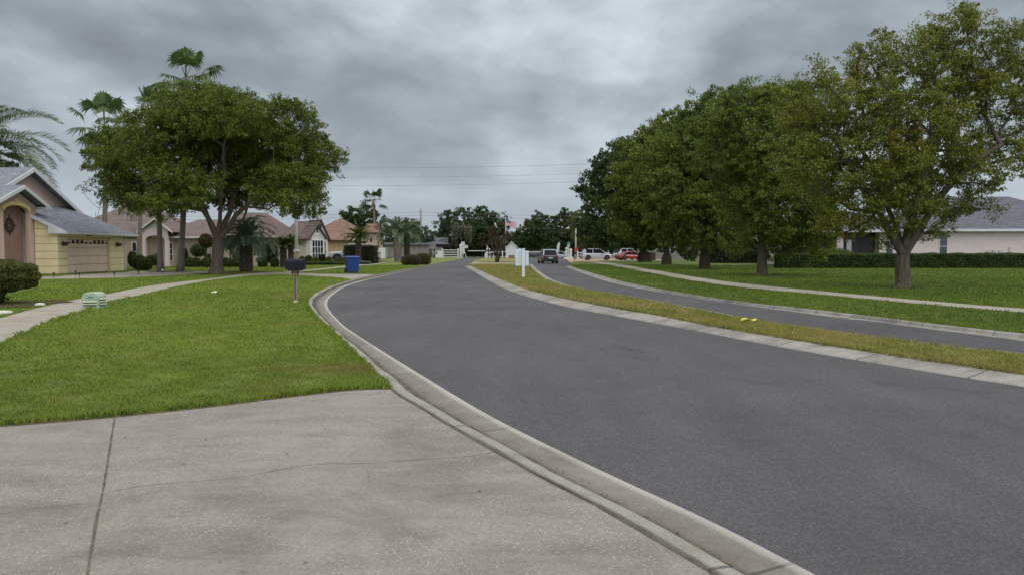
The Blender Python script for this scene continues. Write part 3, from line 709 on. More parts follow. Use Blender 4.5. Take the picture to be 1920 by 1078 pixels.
def tree(name, label, cat, base_px, d, lobes, trunk_r, fork_z, leaf, leafmat, barkmat, spacing=1.0, cr=0.75, per=110, bend=(0, 0), group=None, shell=0.45, extra=None, flat=.75, sub=None, flare=1.7, up=.35):
    bx = XW(base_px, d); t = thing(name, label, cat, (bx, d, ZL-0.02), group=group)
    L = px_lobes(lobes, d)
    T = sample_lobes(L, spacing, shell)
    if extra is not None: T = np.vstack([T, [at(a, b, d+c) for a, b, c in extra]])
    A, Pn, rad, tid = grow((bx, d), fork_z, T, trunk_r, bend)
    mb = MB(); skeleton_mb(A, Pn, rad, tid, mb, flare=flare)
    mb.build('trunk', M[barkmat], t, smooth=True)
    nT = len(T); crr = cr*rng.uniform(.65, 1.3, nT)
    # twigs inside each clump carry small sub-clumps for an uneven outline
    if sub:
        idx = np.repeat(np.arange(nT), sub); D = rand_dirs(len(idx)); D[:, 2] *= flat
        SC_ = T[idx] + D*(crr[idx]*rng.uniform(.35, 1.0, len(idx)))[:, None]
        V = clump_leaves(SC_, crr[idx]*rng.uniform(.22, .42, len(idx)), max(3, per//sub), leaf, 0.8, up)
    else: V = clump_leaves(T, crr, per, leaf, flat, up)
    quads_obj('crown', V, 4, M[leafmat], t)
    print(name, nT, len(V)//4)
    return t

tree('street_tree', 'broad dark green tree with spreading limbs beside the left footpath', 'tree', 406, 45.6,
     [(390,222,100,62,0),(310,262,85,62,-2),(232,282,60,52,1),(205,300,42,40,-1),(262,345,70,48,0),(440,275,100,75,2),(545,245,52,62,-1),(575,300,58,55,1),(540,355,70,45,-2),(480,330,70,60,3),(330,355,70,42,-3),(500,225,45,40,1),(330,205,42,34,-1),(395,190,60,30,0),(570,380,38,24,1),(300,385,34,22,-1),(248,382,26,18,0),(430,215,60,45,-3),(350,368,55,28,3),(450,362,60,28,3)],
     0.32, 2.2, 0.12, 'leaf_oak', 'bark', spacing=0.92, cr=0.80, per=520, sub=16, shell=.25, bend=(0.1, 0), flare=2.0)
tree('street_tree', 'large yellowish green tree with a thick forked trunk at the right edge', 'tree', 1693, 28.8,
     [(1790,75,75,62,0),(1740,120,60,50,-1),(1650,120,60,52,1),(1570,170,55,55,-1),(1530,235,55,60,0),(1620,215,75,70,1),(1720,210,80,80,-1.5),(1800,180,70,70,1),(1500,300,55,55,-.5),(1570,320,70,60,1),(1660,310,80,70,-1.5),(1750,300,80,60,0),(1835,290,60,50,1),(1590,395,55,42,-.6),(1660,400,60,40,-1.5),(1740,400,60,36,-.8),(1800,380,60,36,0),(1860,330,45,40,-1),(1905,110,45,55,0),(1960,160,60,70,1),(1925,60,30,20,1),(1890,235,35,30,1),(1930,300,40,35,0),(1540,420,36,28,0),(1980,260,50,60,2),(1860,160,40,40,-1),(1700,350,70,60,2),(1505,215,40,45,1)],
     0.25, 1.35, 0.086, 'leaf_near', 'bark', spacing=0.76, cr=0.56, per=450, sub=16, shell=.2, flare=1.45,
     extra=[(1655,455,.2),(1735,440,0)])
tree('street_tree', 'second tree of the right-hand row with yellow green lower leaves', 'tree', 1430, 42.8,
     [(1440,200,75,45,1),(1380,215,55,45,0),(1490,210,55,50,2),(1450,280,80,65,-1),(1370,290,60,60,1),(1510,290,50,60,1),(1400,355,50,50,2),(1480,375,80,60,-2),(1440,330,80,60,0),(1450,430,50,36,-1.5),(1510,410,55,45,-1),(1405,405,42,38,1),(1425,172,45,22,0),(1470,172,40,22,1),(1520,460,40,22,-1),(1540,370,50,50,0),(1465,455,48,20,-1),(1390,448,30,24,0)],
     0.27, 1.7, 0.12, 'leaf_mid', 'bark', spacing=.88, cr=.74, per=440, sub=12, shell=.3)
tree('street_tree', 'third tree of the right-hand row, dark and dense with a stout trunk', 'tree', 1320, 58,
     [(1345,215,60,42,0),(1295,235,55,42,1),(1330,290,85,65,-1),(1260,290,55,55,0),(1290,360,80,65,-1),(1370,340,65,70,0),(1240,345,50,50,1),(1330,420,80,40,-1),(1270,415,60,36,0),(1390,415,45,40,1),(1340,185,40,20,1),(1350,270,60,60,3),(1290,452,50,18,0),(1375,450,42,22,0)],
     0.38, 1.4, 0.16, 'leaf_mid', 'bark_dark', spacing=1.12, cr=.95, per=380, sub=11, shell=.4, flare=1.4)
tree('street_tree', 'fourth tree of the right-hand row with low spreading limbs and a dark crown', 'tree', 1250, 74,
     [(1250,262,45,36,0),(1215,285,50,45,1),(1270,320,60,60,-1),(1205,345,60,55,-1),(1230,400,70,45,0),(1290,400,50,50,1),(1180,400,45,40,2),(1225,435,55,25,0),(1265,452,40,16,0)],
     0.46, 1.1, 0.26, 'leaf_oak', 'bark_dark', spacing=1.3, cr=1.15, per=240, sub=10, shell=.45, flare=1.4)
tree('street_tree', 'fifth and farthest tree of the right-hand row with a domed dark crown', 'tree', 1207, 93,
     [(1180,285,42,34,0),(1150,320,45,42,-1),(1125,352,42,42,0),(1195,350,60,60,-1),(1130,400,50,45,-1),(1110,430,34,34,0),(1175,420,65,42,-1),(1215,440,50,26,0),(1140,298,22,22,1),(1155,440,60,26,-2),(1195,458,30,12,1)],
     0.75, 1.3, 0.30, 'leaf_dark', 'bark_dark', spacing=1.5, cr=1.3, per=240, sub=10, shell=.45, flare=1.35)

# ---------- distant trees
def far_tree(label, px, d, lobes, mat='leaf_far', leaf=0.36, spacing=1.6, cr=1.5, per=260, tr=0.22, fz=2.2, name='tree', cat='tree', group=None, shell=.4, up=.35):
    return tree(name, label, cat, px, d, lobes, tr, fz, leaf, mat, 'bark_dark', spacing=spacing, cr=cr, per=per, sub=6, group=group, shell=shell, up=up)
GB = 'trees along the far side of the cross street'
far_tree('dense dark magnolia-like tree behind the orange roofed house', 678, 125, [(678,420,34,30),(655,415,22,20),(700,425,20,22),(680,400,22,14)], 'leaf_dark')
far_tree('dark tree behind the pale feathery palm left of the utility pole', 757, 150, [(765,435,30,22),(740,440,26,20),(790,448,20,22),(730,455,24,14),(770,455,34,18)], group=GB)
far_tree('dark leafy tree just right of the utility pole, leftmost of the far clump', 838, 165, [(840,425,20,26),(828,445,18,20),(845,450,24,22),(845,405,12,12)], 'leaf_dark', group=GB)
far_tree('green and mossy tall tree behind the white gate sign', 868, 160, [(868,418,16,26),(866,440,18,24),(872,400,10,10),(860,455,18,14)], 'leaf_far', group=GB)
far_tree('tallest rounded tree of the far clump behind the gate arm', 904, 172, [(905,410,18,20),(900,435,26,26),(890,452,22,18),(915,440,20,26),(903,398,12,8)], 'leaf_dark', group=GB)
far_tree('broad dark tree filling the gap behind the gate arm', 890, 178, [(885,440,30,24),(915,450,26,20),(870,450,20,18)], 'leaf_far', group=GB)
far_tree('broad dark tree filling the gap behind the white sign', 985, 180, [(975,452,26,18),(1000,455,30,18),(960,458,20,12)], 'leaf_dark', group=GB)
far_tree('loose topped dark tree left of the flag', 930, 170, [(930,425,14,20),(935,445,20,22),(926,410,8,10)], 'leaf_far', group=GB)
far_tree('thin sparse tree with scattered top leaves beside the flag', 944, 150, [(945,402,6,8),(948,412,6,8),(941,420,8,10),(950,425,6,10)], 'leaf_dark', per=18, spacing=1.6, cr=.8, tr=.12)
far_tree('wide dark tree right of the flag behind the white sign', 1000, 165, [(1000,440,28,26),(985,452,22,20),(1008,418,20,18),(1020,445,24,26),(1015,405,8,8)], 'leaf_dark', group=GB)
far_tree('dark tree beyond the navy car in front of the big right-hand row', 1052, 170, [(1050,430,28,24),(1040,450,30,20),(1065,410,16,16),(1075,440,20,28),(1058,402,8,10)], 'leaf_far', group=GB)
far_tree('olive green tree at the near end of the cross street beside the lamp post', 1092, 128, [(1085,425,20,24),(1095,450,26,22),(1078,410,10,12),(1110,440,22,30)], 'leaf_olive', leaf=.34, spacing=1.7, cr=1.1)
far_tree('small brown tipped bushy tree left of the white fence gate', 845, 158, [(838,462,16,8),(855,462,14,8)], 'leaf_red', leaf=.3, spacing=1.4, cr=.9)
far_tree('dark backdrop tree behind the silver-white car', 1130, 150, [(1130,445,36,22),(1165,440,30,30),(1200,450,40,24)], 'leaf_dark', group=GB)
far_tree('dark tree behind the left house roof at the frame edge', 18, 75, [(10,290,26,18),(0,300,24,16)], 'leaf_dark', leaf=.3, spacing=1.3, cr=.9)
far_tree('small dark tree showing under the oak crown behind the maroon roof', 575, 115, [(575,400,18,12),(590,395,14,10),(560,392,14,12)], 'leaf_dark', leaf=.35, spacing=1.6, cr=1.0)
far_tree('scrappy tree behind the brown roof, left of the tall palm trunks', 180, 88, [(175,348,22,14),(160,352,14,10),(190,366,18,10),(215,350,20,12)], 'leaf_oak', leaf=.26, spacing=1.4, cr=.8, per=40)
far_tree('dark shrubby tree under the right-hand row behind the fourth trunk', 1300, 100, [(1300,460,45,22),(1370,462,42,24),(1350,440,40,24),(1240,440,30,22)], 'leaf_dark', leaf=.34, spacing=1.7, cr=1.1)
far_tree('dark shrubby tree in front of the pink house beyond the second trunk', 1470, 70, [(1470,455,50,26),(1530,450,44,28),(1410,455,40,26),(1500,420,40,24)], 'leaf_dark', leaf=.26, spacing=1.4, cr=.95)
for lab, pa, pb, d, z1 in [('dark undergrowth hedge beneath the far trees behind the gate', 800, 1090, 182, 4.6), ('dark undergrowth hedge under the far trees left of the gate', 690, 806, 176, 4.0)]:
    FAR_H = (lab, pa, pb, d, z1); far_hedges = globals().setdefault('far_hedges', []); far_hedges.append(FAR_H)
# crape myrtle in the median
cm = tree('crape_myrtle', 'reddish brown small tree with many thin stems on the median', 'tree', 932, 92,
     [(930,430,14,14),(922,448,16,18),(942,450,16,18),(932,465,18,12)], 0.10, 0.5, 0.2, 'leaf_red', 'bark', spacing=.95, cr=.65, per=90, sub=6)
mb = MB()
for k in range(7):
    a = k*0.9; x = XW(932, 92)
    mb.tube([(x+math.cos(a)*.15, 92+math.sin(a)*.15, 0), (x+math.cos(a)*.45, 92+math.sin(a)*.4, 1.3), (x+math.cos(a)*.8, 92+math.sin(a)*.7, 3.0)], [.07, .05, .03], 5)
mb.build('stem', M['bark'], cm, smooth=True)
# spanish moss of the mossy tree is its own hanging part
def moss(t, px0, px1, y0, y1, d):
    C = []
    for k in range(60):
        px = random.uniform(px0, px1); py = random.uniform(y0, y1); L = random.uniform(10, 26)
        for q in range(26): C.append(at(px+random.uniform(-1, 1), py+L*q/26, d-4+random.uniform(-2, 1)))
    V = leaf_quads(np.array(C), .4, -0.2); quads_obj('hanging_moss', V, 4, M['moss'], t)
mt = [o for o in bpy.data.objects if o.get('label', '').startswith('green and mossy')][0]
moss(mt, 848, 885, 415, 440, 160)

# ---------- palms
def fan_palm(label, base_px, d, crown_px, crown_py, rad_px, trunk_r, nf=24, group='tall fan palms left of the road', seed=1, front=False):
    rr = random.Random(seed); bx = XW(base_px, d); t = thing('fan_palm', label, 'palm', (bx, d, ZL), group=group)
    top = np.array(at(crown_px, crown_py, d)); b = np.array([bx, d, 0.0]); m = mpp(d)*rad_px
    pts = [b+(top-b)*f+np.array([math.sin(f*2.5)*.15, 0, 0]) for f in np.linspace(0, 1, 14)]
    pts[0][2] = -.1
    mb = MB(); mb.tube(pts, [trunk_r*(1.5 if i == 0 else 1.12 if i == 1 else 1.0-.2*i/13) for i in range(14)], 10)
    mb.build('trunk', M['bark_palm'], t, smooth=True)
    V = []; Q = []
    for k in range(nf):
        az = k*2.399+rr.uniform(-.3, .3); el = R(rr.choice([88, 74, 60, 46, 32, 15, -2, -20]))+rr.uniform(-.2, .2)
        dv = np.array([math.cos(az)*math.cos(el), math.sin(az)*math.cos(el), math.sin(el)])
        pl = m*rr.uniform(.50, .72); hub = top+dv*pl; hub[2] -= 0.06*pl
        sd_ = np.cross(dv, [0, 0, 1]); sd_ /= np.linalg.norm(sd_)+1e-6; upv = np.cross(sd_, dv)
        w = sd_*.03
        V += [top-w, top+w, hub+w*.6, hub-w*.6]
        fl = m*rr.uniform(.46, .60); ns = 21
        for j in range(ns):
            a = (j/(ns-1)-.5)*R(215); u = dv*math.cos(a)+sd_*math.sin(a)
            u = u+upv*0.12*math.cos(a*1.0); n_ = np.cross(u, upv); n_ /= np.linalg.norm(n_)+1e-6
            L = fl*(0.8+.25*math.cos(a)); ww = n_*L*.055
            m1 = hub+u*L*.55+np.array([0, 0, -.06*L]); tip = hub+u*L*.92+np.array([0, 0, -.38*L*rr.uniform(.6, 1.4)])
            V += [hub, m1+ww, tip, m1-ww]
    quads_obj('crown', np.array(V), 4, M['palm_green'], t)
    # brown skirt of dead leaf bases just below the crown
    mb = MB()
    for k in range(14):
        a = k*2*math.pi/14; dx, dy = math.cos(a), math.sin(a)
        mb.tube([top+np.array([dx*.1, dy*.1, -.1*m]), top+np.array([dx*.28, dy*.28, -.25*m]), top+np.array([dx*.30, dy*.30, -.6*m])], [.05, .05, .01], 4)
    mb.build('leaf_base', M['dead_frond'], t)
    return t
fan_palm('tall fan palm whose trunk rises behind the grey garage roof', 192, 60, 195, 236, 66, .19, 17, seed=3)
fan_palm('tallest fan palm, its crown standing above the broad tree', 337, 50, 348, 146, 66, .19, 18, seed=5)
fan_palm('fan palm with only frond tips showing at the left shoulder of the broad tree', 300, 49.5, 283, 200, 44, .17, 13, seed=9)
fan_palm('fan palm with a trunk close beside the yellow garage end, crown hidden in leaves', 257, 57, 262, 290, 46, .16, 14, seed=12)
fan_palm('distant fan palm standing behind the orange roofed house', 700, 112, 700, 378, 28, .17, 15, seed=15, group='palms in the distance')

def feather_palm(label, base_px, d, cz, trunk_r, L, nf, mat, name='feather_palm', up=(75, 10), leaflets=34, ll=.42, droop=.9, trunk='bark_pindo', seed=1, az_rng=None, cat='palm', group=None, base_xy=None, w=.022, taper=1.0, vee=.5):
    rr = random.Random(seed); bx = XW(base_px, d) if base_xy is None else base_xy[0]
    t = thing(name, label, cat, (bx, d, ZL), group=group); top = np.array([bx, d, cz])
    mb = MB(); n = 12
    pts = [np.array([bx, d, -.1+(cz+.1)*f]) for f in np.linspace(0, 1, n)]
    mb.tube(pts, [trunk_r*(1.15 if i == 0 else (.9+.25*math.sin(i/(n-1)*math.pi)*taper)) for i in range(n)], 14, prof=lambda i, a: 1+.14*math.sin(a*7+i*2.6))
    mb.build('trunk', M[trunk], t)
    if trunk == 'bark_pindo':
        mb = MB()
        for k in range(int(cz/.11)):
            for q in range(7):
                a = q*2*math.pi/7+k*.45; z = .12+k*.11; r_ = trunk_r*1.0
                mb.tube([(bx+math.cos(a)*r_*.9, d+math.sin(a)*r_*.9, z), (bx+math.cos(a)*r_*1.28, d+math.sin(a)*r_*1.28, z+.12)], [.07, .03], 4)
        mb.build('leaf_base', M['bark_pindo'], t)
    V = []
    for k in range(nf):
        az = k*2.399+rr.uniform(-.2, .2)
        if az_rng: az = az_rng[0]+(az_rng[1]-az_rng[0])*rr.random()
        f0 = k/max(1, nf-1); el = R(up[0]+(up[1]-up[0])*f0+rr.uniform(-8, 8)); Lk = L*rr.uniform(.85, 1.1)
        h = np.array([math.cos(az), math.sin(az), 0]); p = top.copy(); st = 14; P = [p.copy()]; e = el
        for j in range(st):
            e -= droop*(1.6*(j/st)+.25)/st*1.25
            p = p+(h*math.cos(e)+np.array([0, 0, math.sin(e)]))*Lk/st; P.append(p.copy())
        P = np.array(P); side_ = np.array([-math.sin(az), math.cos(az), 0])
        for j in range(st):
            wv = side_*(.03*(1-j/st)+.008); V += [P[j]-wv, P[j]+wv, P[j+1]+wv*.9, P[j+1]-wv*.9]
        for q in range(leaflets):
            f = .12+.88*q/leaflets; i = min(st-1, int(f*st)); fr_ = f*st-i; c = P[i]*(1-fr_)+P[i+1]*fr_
            tg = P[i+1]-P[i]; tg /= np.linalg.norm(tg); upn = np.cross(side_, tg)
            if upn[2] < 0: upn = -upn
            lk = ll*Lk*(.35+.65*math.sin(math.pi*min(1, f*.85+.12)))*rr.uniform(.85, 1.1)
            for s in (-1, 1):
                dv = side_*s*.78+tg*.55+upn*vee*rr.uniform(.5, 1.2); dv /= np.linalg.norm(dv)
                ww = np.cross(dv, upn); ww = ww/(np.linalg.norm(ww)+1e-6)*w*(1+Lk*.1)
                mid_ = c+dv*lk*.5; tip = c+dv*lk+np.array([0, 0, -.22*lk])
                V += [c, mid_+ww, tip, mid_-ww]
    quads_obj('crown', np.array(V), 4, M[mat], t); return t
feather_palm('pale feathery palm arching in at the left edge above the grey roof', -46, 57, 8.9, .35, 6.6, 60, 'palm_near', leaflets=70, ll=.22, up=(66, -30), droop=1.15, seed=4, w=.022)
feather_palm('squat pindo palm with a thick rough trunk beside the broad tree', 461, 50, 2.2, .36, 2.4, 40, 'palm_blue', leaflets=34, ll=.26, up=(85, -5), droop=1.5, seed=6, w=.03)
feather_palm('pale blue green palm in front of the dark trees left of the utility pole', 746, 93, 3.6, .42, 3.2, 26, 'palm_blue', leaflets=26, ll=.20, up=(88, 5), droop=1.55, seed=8, w=.05, trunk='bark_palm', group='palms in the distance')
feather_palm('darker palm just behind the pale blue green palm', 763, 97, 3.5, .30, 3.0, 22, 'palm_blue', leaflets=24, ll=.20, up=(85, 0), droop=1.55, seed=11, w=.05, group='palms in the distance')
feather_palm('sago palm with a single dark trunk behind the blue bin', 672, 78, 2.75, .24, 1.75, 46, 'sago', name='sago_palm', leaflets=26, ll=.16, up=(75, 5), droop=.9, seed=14, w=.03, taper=.2)
sg = feather_palm('twin-trunked sago palm in front of the maroon roofed house', 531, 64, 1.85, .22, 1.15, 34, 'sago', name='sago_palm', leaflets=24, ll=.18, up=(75, 5), droop=.9, seed=17, w=.03, taper=.2)
# second stem and head of the twin palm
def second_head(t, px, d, cz, L, seed):
    tmp = feather_palm('x', px, d, cz, .2, L, 34, 'sago', name='tmp', leaflets=24, ll=.18, up=(75, 5), droop=.9, seed=seed, w=.03, taper=.2)
    for c in list(tmp.children):
        c.data.transform(FR[t].inverted() @ FR[tmp]); c.parent = t
    bpy.data.objects.remove(tmp)
second_head(sg, 546, 64, 2.0, 1.25, 23)

# ---------- shrubs and hedges: solid dark core, leafy skin
def blob_surface(n, c, r, seed, lump=.08, flatb=None, box=0):
    D = rand_dirs(n)
    if box:
        p = box; s = (np.abs(D)**p).sum(1)**(-1/p); D2 = D*s[:, None]
    else: D2 = D
    k = 1+lump*(np.sin(D[:, 0]*9+seed)*np.sin(D[:, 1]*8+seed*2)+.6*np.sin(D[:, 2]*11+seed)) + rng.uniform(-.07, .03, n)
    P = np.array(c)+D2*np.array(r)*k[:, None]
    return P, D
def shrub(label, x, y, z, r, mat, leaf=.06, n=2500, stems=None, name='shrub', cat='shrub', group=None, box=0, lump=.06, z0=ZL):
    t = thing(name, label, cat, (x, y, z0), group=group)
    P, D = blob_surface(n, (x, y, z), r, random.random()*6, lump, box=box)
    k = P[:, 2] > z0+.02; P = P[k]; D = D[k]
    V = leaf_quads(P, leaf, .25, D)
    quads_obj('foliage', V, 4, M[mat], t)
    mb = MB(); nlat, nlon = 8, 14; vs = []; fs = []
    for i in range(nlat+1):
        for j in range(nlon):
            a = math.pi*i/nlat; b = 2*math.pi*j/nlon; D1 = np.array([math.sin(a)*math.cos(b), math.sin(a)*math.sin(b), math.cos(a)])
            if box: D1 = D1*((abs(D1)**box).sum()**(-1/box))
            p = np.array([x, y, z])+D1*np.array(r)*.88; p[2] = max(p[2], z0-.02); vs.append(tuple(p))
    for i in range(nlat):
        for j in range(nlon): fs.append((i*nlon+j, (i+1)*nlon+j, (i+1)*nlon+(j+1) % nlon, i*nlon+(j+1) % nlon))
    mb.add(vs, fs).build('dark_core', M['core'], t, smooth=True)
    if stems:
        mb = MB()
        for q in range(stems):
            a = q*2.4; mb.tube([(x+math.cos(a)*.05, y+math.sin(a)*.05, -.05), (x+math.cos(a)*.14, y+math.sin(a)*.14, (z-r[2]*.6)*.6), (x+math.cos(a)*r[0]*.4, y+math.sin(a)*r[1]*.4, z-r[2]*.3)], [.035, .03, .02], 6)
        mb.build('stem', M['bark_dark'], t, smooth=True)
    return t
# topiary at the left edge
bx, by = XW(-6, 20.0), 20.0
tp = shrub('large clipped mushroom shaped bush with bare twiggy stems at the left edge', bx, by, .82, (.98, .8, .43), 'shrub_olive', .05, 22000, stems=9, box=2.2)
C = np.array([(bx-.35, by-.1, .35)])
V = clump_leaves(np.array([(bx-.25+random.uniform(-.35, .55), by+random.uniform(-.4, .4), random.uniform(.15, .5)) for _ in range(26)]), np.full(26, .16), 60, .05)
quads_obj('lower_twigs', V, 4, M['shrub_olive'], tp)
SH = 'clipped shrubs along the foundation of the pink-brown house'
for i, (px, py, rp, lab) in enumerate([(356,487,9,'round clipped shrub under the small window'),(368,489,9,'round shrub right of the small window'),(388,489,11,'wide round shrub left of the broad tree trunk'),(424,489,8,'round shrub just right of the broad tree trunk'),(442,489,10,'round shrub left of the squat pindo palm'),(492,489,9,'round shrub right of the squat pindo palm'),(515,490,8,'small round shrub between pindo and sago palms')]):
    d = 64; x, y, z = at(px, py, d); m = mpp(d); shrub(lab, x, d, .42, (rp*m, rp*m, .47), 'hedge', .09, 1500, group=SH)
for px, py, rx, ry, d, lab, mt_ in [(262,493,15,14,54,'rounded shrub touching the yellow garage end','hedge'),(272,496,13,12,52.5,'low rounded shrub in front of the garage end shrub','hedge'),(288,488,14,10,60,'wide shrub under the arched portico','hedge'),(247,486,7,14,55,'narrow shrub against the garage corner','hedge'),(372,470,15,12,64.5,'flat topped dark shrub beside the brown wall','hedge'),(345,484,8,20,66,'tall dark shrub by the brown wall','hedge_dark'),(505,474,18,20,70,'large dark rounded shrub behind the twin sago palm','hedge_dark'),(592,489,6,6,76,'small round shrub under the bay window','shrub_olive'),(579,487,7,8,77,'small dark round shrub left of the bay window','hedge'),(567,488,6,7,77,'small round shrub left of the dark one by the bay window','shrub_olive'),(616,489,7,7,76,'round yellow green shrub by the truck wheel','shrub_olive'),(639,489,7,6,76,'round yellow green shrub behind the blue bin','shrub_olive'),(605,487,6,10,78,'dark shrub at the corner of the white gable','hedge_dark')]:
    x, y, z = at(px, py, d); m = mpp(d); zz = max(z, ry*m*.75)
    shrub(lab, x, d, zz, (rx*m, rx*m*.8, ry*m), mt_, .10, 1600)
x, y, z = at(688, 477, 82)
def hedge_box(label, x0, x1, y0, y1, z1, mat, leaf, dens, name='hedge', rot=None, z0=ZL):
    t = thing(name, label, 'hedge', ((x0+x1)/2, (y0+y1)/2, z0)); areas = [((x1-x0)*(y1-y0), 0), ((x1-x0)*(z1-z0), 1), ((x1-x0)*(z1-z0), 2), ((y1-y0)*(z1-z0), 3), ((y1-y0)*(z1-z0), 4)]
    P = []; D = []
    for a, k in areas:
        n = int(a*dens); u = rng.random(n); v = rng.random(n); lx = x0+(x1-x0)*u; zz = z0+(z1-z0)*v
        if k == 0: q = np.stack([lx, y0+(y1-y0)*v, np.full(n, z1)], 1); dd = (0, 0, 1)
        elif k in (1, 2): q = np.stack([lx, np.full(n, y0 if k == 1 else y1), zz], 1); dd = (0, -1 if k == 1 else 1, 0)
        else: q = np.stack([np.full(n, x0 if k == 3 else x1), y0+(y1-y0)*u, zz], 1); dd = (-1 if k == 3 else 1, 0, 0)
        lum = (.07*np.sin(q[:, 0]*2.9)*np.sin(q[:, 1]*3.1+q[:, 2]*4.0)+rng.uniform(-.12, .05, n))
        q = q+np.array(dd)*lum[:, None]; P.append(q); D.append(np.tile(dd, (n, 1)))
    V = leaf_quads(np.concatenate(P), leaf, .25, np.concatenate(D).astype(float)); quads_obj('foliage', V, 4, M[mat], t)
    mb = MB(); g = .10; mb.box(x0+g, x1-g, y0+g, y1-g, z0-.05, z1-g); mb.build('dark_core', M['core'], t); return t
xa = XW(648, 82); xb = XW(705, 82)
hedge_box('tall squared dark red hedge hiding the white truck bed', xa, xb, 81, 83.4, 2.0, 'hedge_dark', .12, 260)
xa = XW(560, 74); xb = XW(648, 74)
hedge_box('low clipped border hedge in front of the bay window', xa-1, xb, 73.4, 74.4, .40, 'hedge', .09, 260)
hedge_box('low grey green border planting at the foot of the dark hedge', XW(670, 76), XW(694, 76), 75.5, 76.4, .42, 'palm_blue', .09, 260)
# right hand hedge (long)
hedge_box('long clipped green hedge in front of the pale pink house', XW(1445, 62), XW(1990, 62), 60.0, 61.3, 1.22, 'hedge', .10, 420)
shrub('lighter green mound of shrub rising behind the long hedge', XW(1555, 64), 64.0, .9, (2.6, 1.2, .75), 'leaf_mid', .12, 4200)
for lab, pa, pb, d, z1 in far_hedges: hedge_box(lab, XW(pa, d), XW(pb, d), d, d+4, z1, 'leaf_far', .34, 14)
hedge_box('dark overgrown hedge behind the parked cars and the tree row', XW(1085, 160), XW(1230, 160), 160, 163, 2.6, 'leaf_far', .34, 14)
hedge_box('dark overgrown hedge between the tree row and the pink house', XW(1335, 84), XW(1500, 84), 84, 86, 2.0, 'hedge_dark', .2, 50)
# two kerbside bushes
x, y, z = at(771, 489, 73); shrub('dark clipped bush with flared sides at the kerb, the nearer of two', x, 73, .50, (.92, .85, .56), 'shrub_red', .07, 4500, box=3.2)
x, y, z = at(793, 488, 77); shrub('rounded reddish clipped bush behind the nearer kerbside bush', x, 77, .52, (.82, .85, .66), 'shrub_red', .07, 4500, box=2.6)
# round topiary trees beside the broad tree
for px, py, rp, d, lab in [(386,452,13,60,'brown ball shaped topiary tree left of the broad tree trunk'),(431,455,13,61,'brown ball shaped topiary tree right of the broad tree trunk')]:
    x, y, z = at(px, py, d); m = mpp(d); t = shrub(lab, x, d, z, (rp*m,)*3, 'shrub_red', .09, 2600, name='topiary_tree', cat='topiary')
    MB().tube([(x, d, 0), (x+.03, d, z*.5), (x, d, z-.2)], [.07, .06, .05], 7).build('trunk', M['bark_dark'], t, smooth=True)
# ground-cover mulch circles around trunks
def disc(name, x, y, r, z, mat, n=22):
    pts = [(x+math.cos(2*math.pi*k/n)*r*(1+.12*math.sin(k*2.3)), y+math.sin(2*math.pi*k/n)*r*.8*(1+.1*math.sin(k*1.7))) for k in range(n)]
    sheet(name, pts, z, mat)
for px, d, r in [(406, 45.6, 1.3), (300, 49.5, .9), (337, 50, .9), (461, 50, 1.1)]:
    disc('mulch_bed', XW(px, d), d, r, ZL+.022, M['soil'])
for px, d, r in [(1693, 28.8, .75), (1430, 42.8, 1.0), (1320, 58, 1.3), (1250, 74, 1.4)]:
    disc('soil_patch', XW(px, d), d, r, ZL+.012, M['soil'])
disc('mulch_bed', XW(10, 20.2), 20.3, 1.5, ZL+.012, M['soil'])
disc('mulch_bed', XW(20, 18.8), 19.0, .55, ZL+.014, M['soil'])
disc('mulch_bed', XW(932, 92), 92, 2.2, ZL+.012, M['soil'])
# ================================================================= BUILDINGS
def slab_poly(mb, pts, th=.12):
    """a roof plane: polygon with a small thickness below it"""
    v = [Vector(p) for p in pts]; n = (v[1]-v[0]).cross(v[2]-v[0]).normalized()
    if n.z < 0: n = -n
    mb.prism([tuple(q-n*th) for q in v] if (v[1]-v[0]).cross(v[2]-v[0]).z > 0 else [tuple(q-n*th) for q in v[::-1]], tuple(n*th))
def bar(mb, a, b, w, h):
    """rectangular bar from a to b: w across (horizontal), h upright, top edge on the line"""
    a = np.array(a, float); b = np.array(b, float); t_ = b-a; s = np.cross(t_, [0, 0, 1]); s /= np.linalg.norm(s)+1e-9; s *= w/2
    d = np.array([0, 0, -h])
    mb.add([a-s, a+s, a+s+d, a-s+d, b-s, b+s, b+s+d, b-s+d], [(0,1,2,3),(7,6,5,4),(0,4,5,1),(1,5,6,2),(2,6,7,3),(3,7,4,0)])

# ---------------------------------------------------------------- house 1, long sides along Y, street side +X
def X1(px, y): return XW(px, y)
h1 = thing('house', 'yellow and pink house with grey shingle roof, arched alcove and a pink garage door', 'house', (-30, 46, ZL))
mb = MB()   # garage block, hollow behind the door opening
gx = -27.35; gy0, gy1 = 45.0, 52.7; dy0, dy1 = 46.0, 50.9
w = .25
yl = MB()
yl.box(gx-w, gx, gy0, dy0, 0, 2.75); yl.box(gx-w, gx, dy1, gy1, 0, 2.75); yl.box(gx-w, gx, dy0, dy1, 2.32, 2.75)
yl.box(-36, gx-w, gy1-w, gy1, 0, 2.75)
yl.prism([(-28.7, gy0, 0), (gx-w, gy0, 0), (gx-w, gy0, 2.78), (-28.7, gy0, 3.50)], (0, w, 0))
yl.build('wall', M['yellow'], h1, label='yellow banded garage wall')
pk = MB()
# main gable wall (street side) and long side wall
pk.prism([(-30.4, 41.8, 2.6), (-30.4, 52.2, 2.6), (-30.4, 52.2, 4.0), (-30.4, 47, 6.45), (-30.4, 41.8, 3.9)], (-.25, 0, 0))
pk.box(-42, -30.65, 52.0, 52.2, 0, 4.0)
pk.build('wall', M['pink'], h1, label='pink stucco gable wall')
